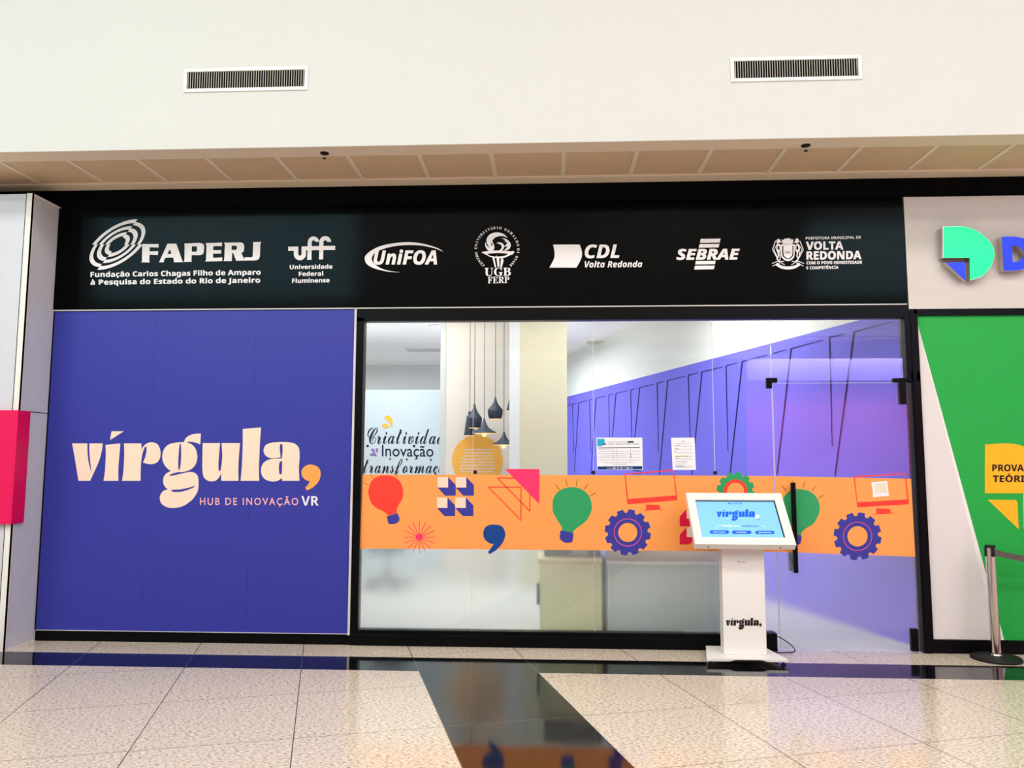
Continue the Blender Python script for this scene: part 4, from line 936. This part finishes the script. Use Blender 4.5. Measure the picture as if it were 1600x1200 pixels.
shape('screen_comma', M['ui_white'], PSn, [[outline('1010,480 1030,495 1028,520 1005,532 985,515 988,492', *kz)]], scr, 0.0012, 0.0004)
T('screen_note', 'VR', *kz, 1000, 1038, 556, 556, 13, 'bold', 0, scr, m=M['ui_blue'], plane=PSn, lift=0.0014)
def pill(name, m, x0, x1, y0, y1, lift):
    r = (y1 - y0) / 2
    return shape(name, m, PSn, [[[(1070 + x / 8.889, 750 + y / 8.889) for x, y in arc(x1 - r, y0 + r, r, -90, 90, 10) + arc(x0 + r, y0 + r, r, 90, 270, 10)]]], scr, lift, 0.0004)
pill('screen_tab', M['ui_blue'], 598, 795, 318, 336, 0.0012)
shape('tab_line', M['screen'], PSn, [stroke(corners('620,327 775,327', *kz), 1.0)], scr, 0.0018, 0.0004)
for x, y, s, a, b in ((346, 702, 'Nossos serviços', 395, 562), (656, 705, 'Novidades', 720, 856), (977, 707, 'Nossa estrutura', 1025, 1200)):
    pl = pill('screen_button', M['ui_blue'], x, x + 268, y, y + 46, 0.0012)
    T('button_text', s, *kz, a, b, y + 29, y + 30, 14, 'bold', 0, scr, m=M['ui_pale'], plane=PSn, lift=0.0022)
T('screen_text', 'Venha nos', *kz, 512, 765, 650, 651, 30, 'serif', 0, scr, m=M['ui_pale'], plane=PSn, lift=0.0014)
T('screen_text', 'conhecer', *kz, 790, 1033, 652, 653, 30, 'serif', 0, scr, m=M['ui_blue'], plane=PSn, lift=0.0014)
shape('screen_lines', M['ui_pale'], PSn, [stroke(corners(q, *kz), 0.35) for q in ('430,695 435,650 465,636 505,636', '1045,638 1090,640 1115,655 1118,705', '778,660 778,702')], scr, 0.0012, 0.0004)
for x in (335, 1340):
    p = Plane(HB, (0, -1, 0), (1, 0, 0)).hit(1070 + x / 8.889, 750 + 918 / 8.889)
    q = PH_.at(p.x - KX, -L2, -0.035); MB().lathe([(0.0, 0.0), (0.006, 0.0), (0.006, 0.004), (0, 0.004)], (0, 0, 0), 10, Matrix.Translation(q) @ (-hv_).to_track_quat('Z', 'Y').to_matrix().to_4x4()).build('lock_screw', M['rubber'], kt)
nk = MB(); nk.box(1.40, 1.635, -0.36, -0.27, 0.95, 1.10); nk.build('neck_bracket', M['kiosk'], kt)
# power cord
cu = [(1.70, -0.20, 0.03), (1.78, -0.14, 0.012), (1.88, -0.12, 0.010), (1.965, -0.105, 0.012), (1.985, -0.085, 0.03), (1.95, -0.07, 0.07), (1.88, -0.066, 0.115), (1.85, -0.062, 0.125)]
pts = []
for i in range(len(cu) - 1):
    p0, p1, p2, p3 = [Vector(cu[max(0, min(len(cu) - 1, i + k))]) for k in (-1, 0, 1, 2)]
    for q in range(5):
        t_ = q / 5; pts.append(0.5 * (2 * p1 + (p2 - p0) * t_ + (2 * p0 - 5 * p1 + 4 * p2 - p3) * t_ ** 2 + (3 * p1 - p0 - 3 * p2 + p3) * t_ ** 3))
MB().tube(pts, 0.0045, 8).build('power_cord', M['cord'], kt, True)['label'] = 'thin black power cord'

# ================================================================== BARRIER POST
SX, SY = 3.512, -0.205
bt = thing('barrier_post', (SX, SY, 0), 'chrome queue barrier post on a round black base in front of the green banner', 'barrier post')
MB().lathe([(0.0, 0.0), (0.180, 0.0), (0.182, 0.012), (0.172, 0.024), (0.06, 0.036), (0.0, 0.036)], (SX, SY, 0.0005), 48).build('base', M['rubber'], bt, True)
MB().lathe([(0.036, 0.036), (0.044, 0.036), (0.040, 0.046), (0.036, 0.046)], (SX, SY, 0), 32).build('base_collar', M['chrome'], bt, True)
MB().lathe([(0.0, 0.036), (0.036, 0.036), (0.036, 0.868), (0.0, 0.868)], (SX, SY, 0), 40).build('tube', M['chrome'], bt, True)
MB().lathe([(0.0, 0.868), (0.037, 0.868), (0.039, 0.878), (0.034, 0.888), (0.0, 0.890)], (SX, SY, 0), 32).build('cap', M['rubber'], bt, True)
MB().box(SX - 0.012, SX + 0.012, SY - 0.040, SY - 0.030, 0.80, 0.872).box(SX - 0.040, SX - 0.03, SY - 0.012, SY + 0.012, 0.80, 0.872).build('belt_slot', M['rubber'], bt)
bl_ = MB(); N_ = 24; vs = []
for i in range(N_ + 1):
    t_ = i / N_; x = SX + 0.008 + 1.5 * t_; y = SY - 0.038 + (-0.040 - SY + 0.038) * t_; z = 0.835 - 0.42 * t_ * (1 - t_) * 0.9 - 0.0 * t_
    for dz in (0.024, -0.024):
        for dy in (-0.001, 0.001): vs.append((x, y + dy, z + dz))
fcs = []
for i in range(N_):
    a, b = 4 * i, 4 * i + 4; fcs += [[a, b, b + 1, a + 1], [a + 1, b + 1, b + 3, a + 3], [a + 3, b + 3, b + 2, a + 2], [a + 2, b + 2, b, a]]
fcs += [[0, 1, 3, 2], [4 * N_ + 2, 4 * N_ + 3, 4 * N_ + 1, 4 * N_]]
mk('belt', vs, fcs, M['belt'], bt)['label'] = 'grey-brown webbing belt'

box('wall_clip', M['rubber'], SX + 1.50, SX + 1.56, -0.060, -0.0135, 0.795, 0.875, bt, 0.004)['label'] = 'black wall clip of the belt'
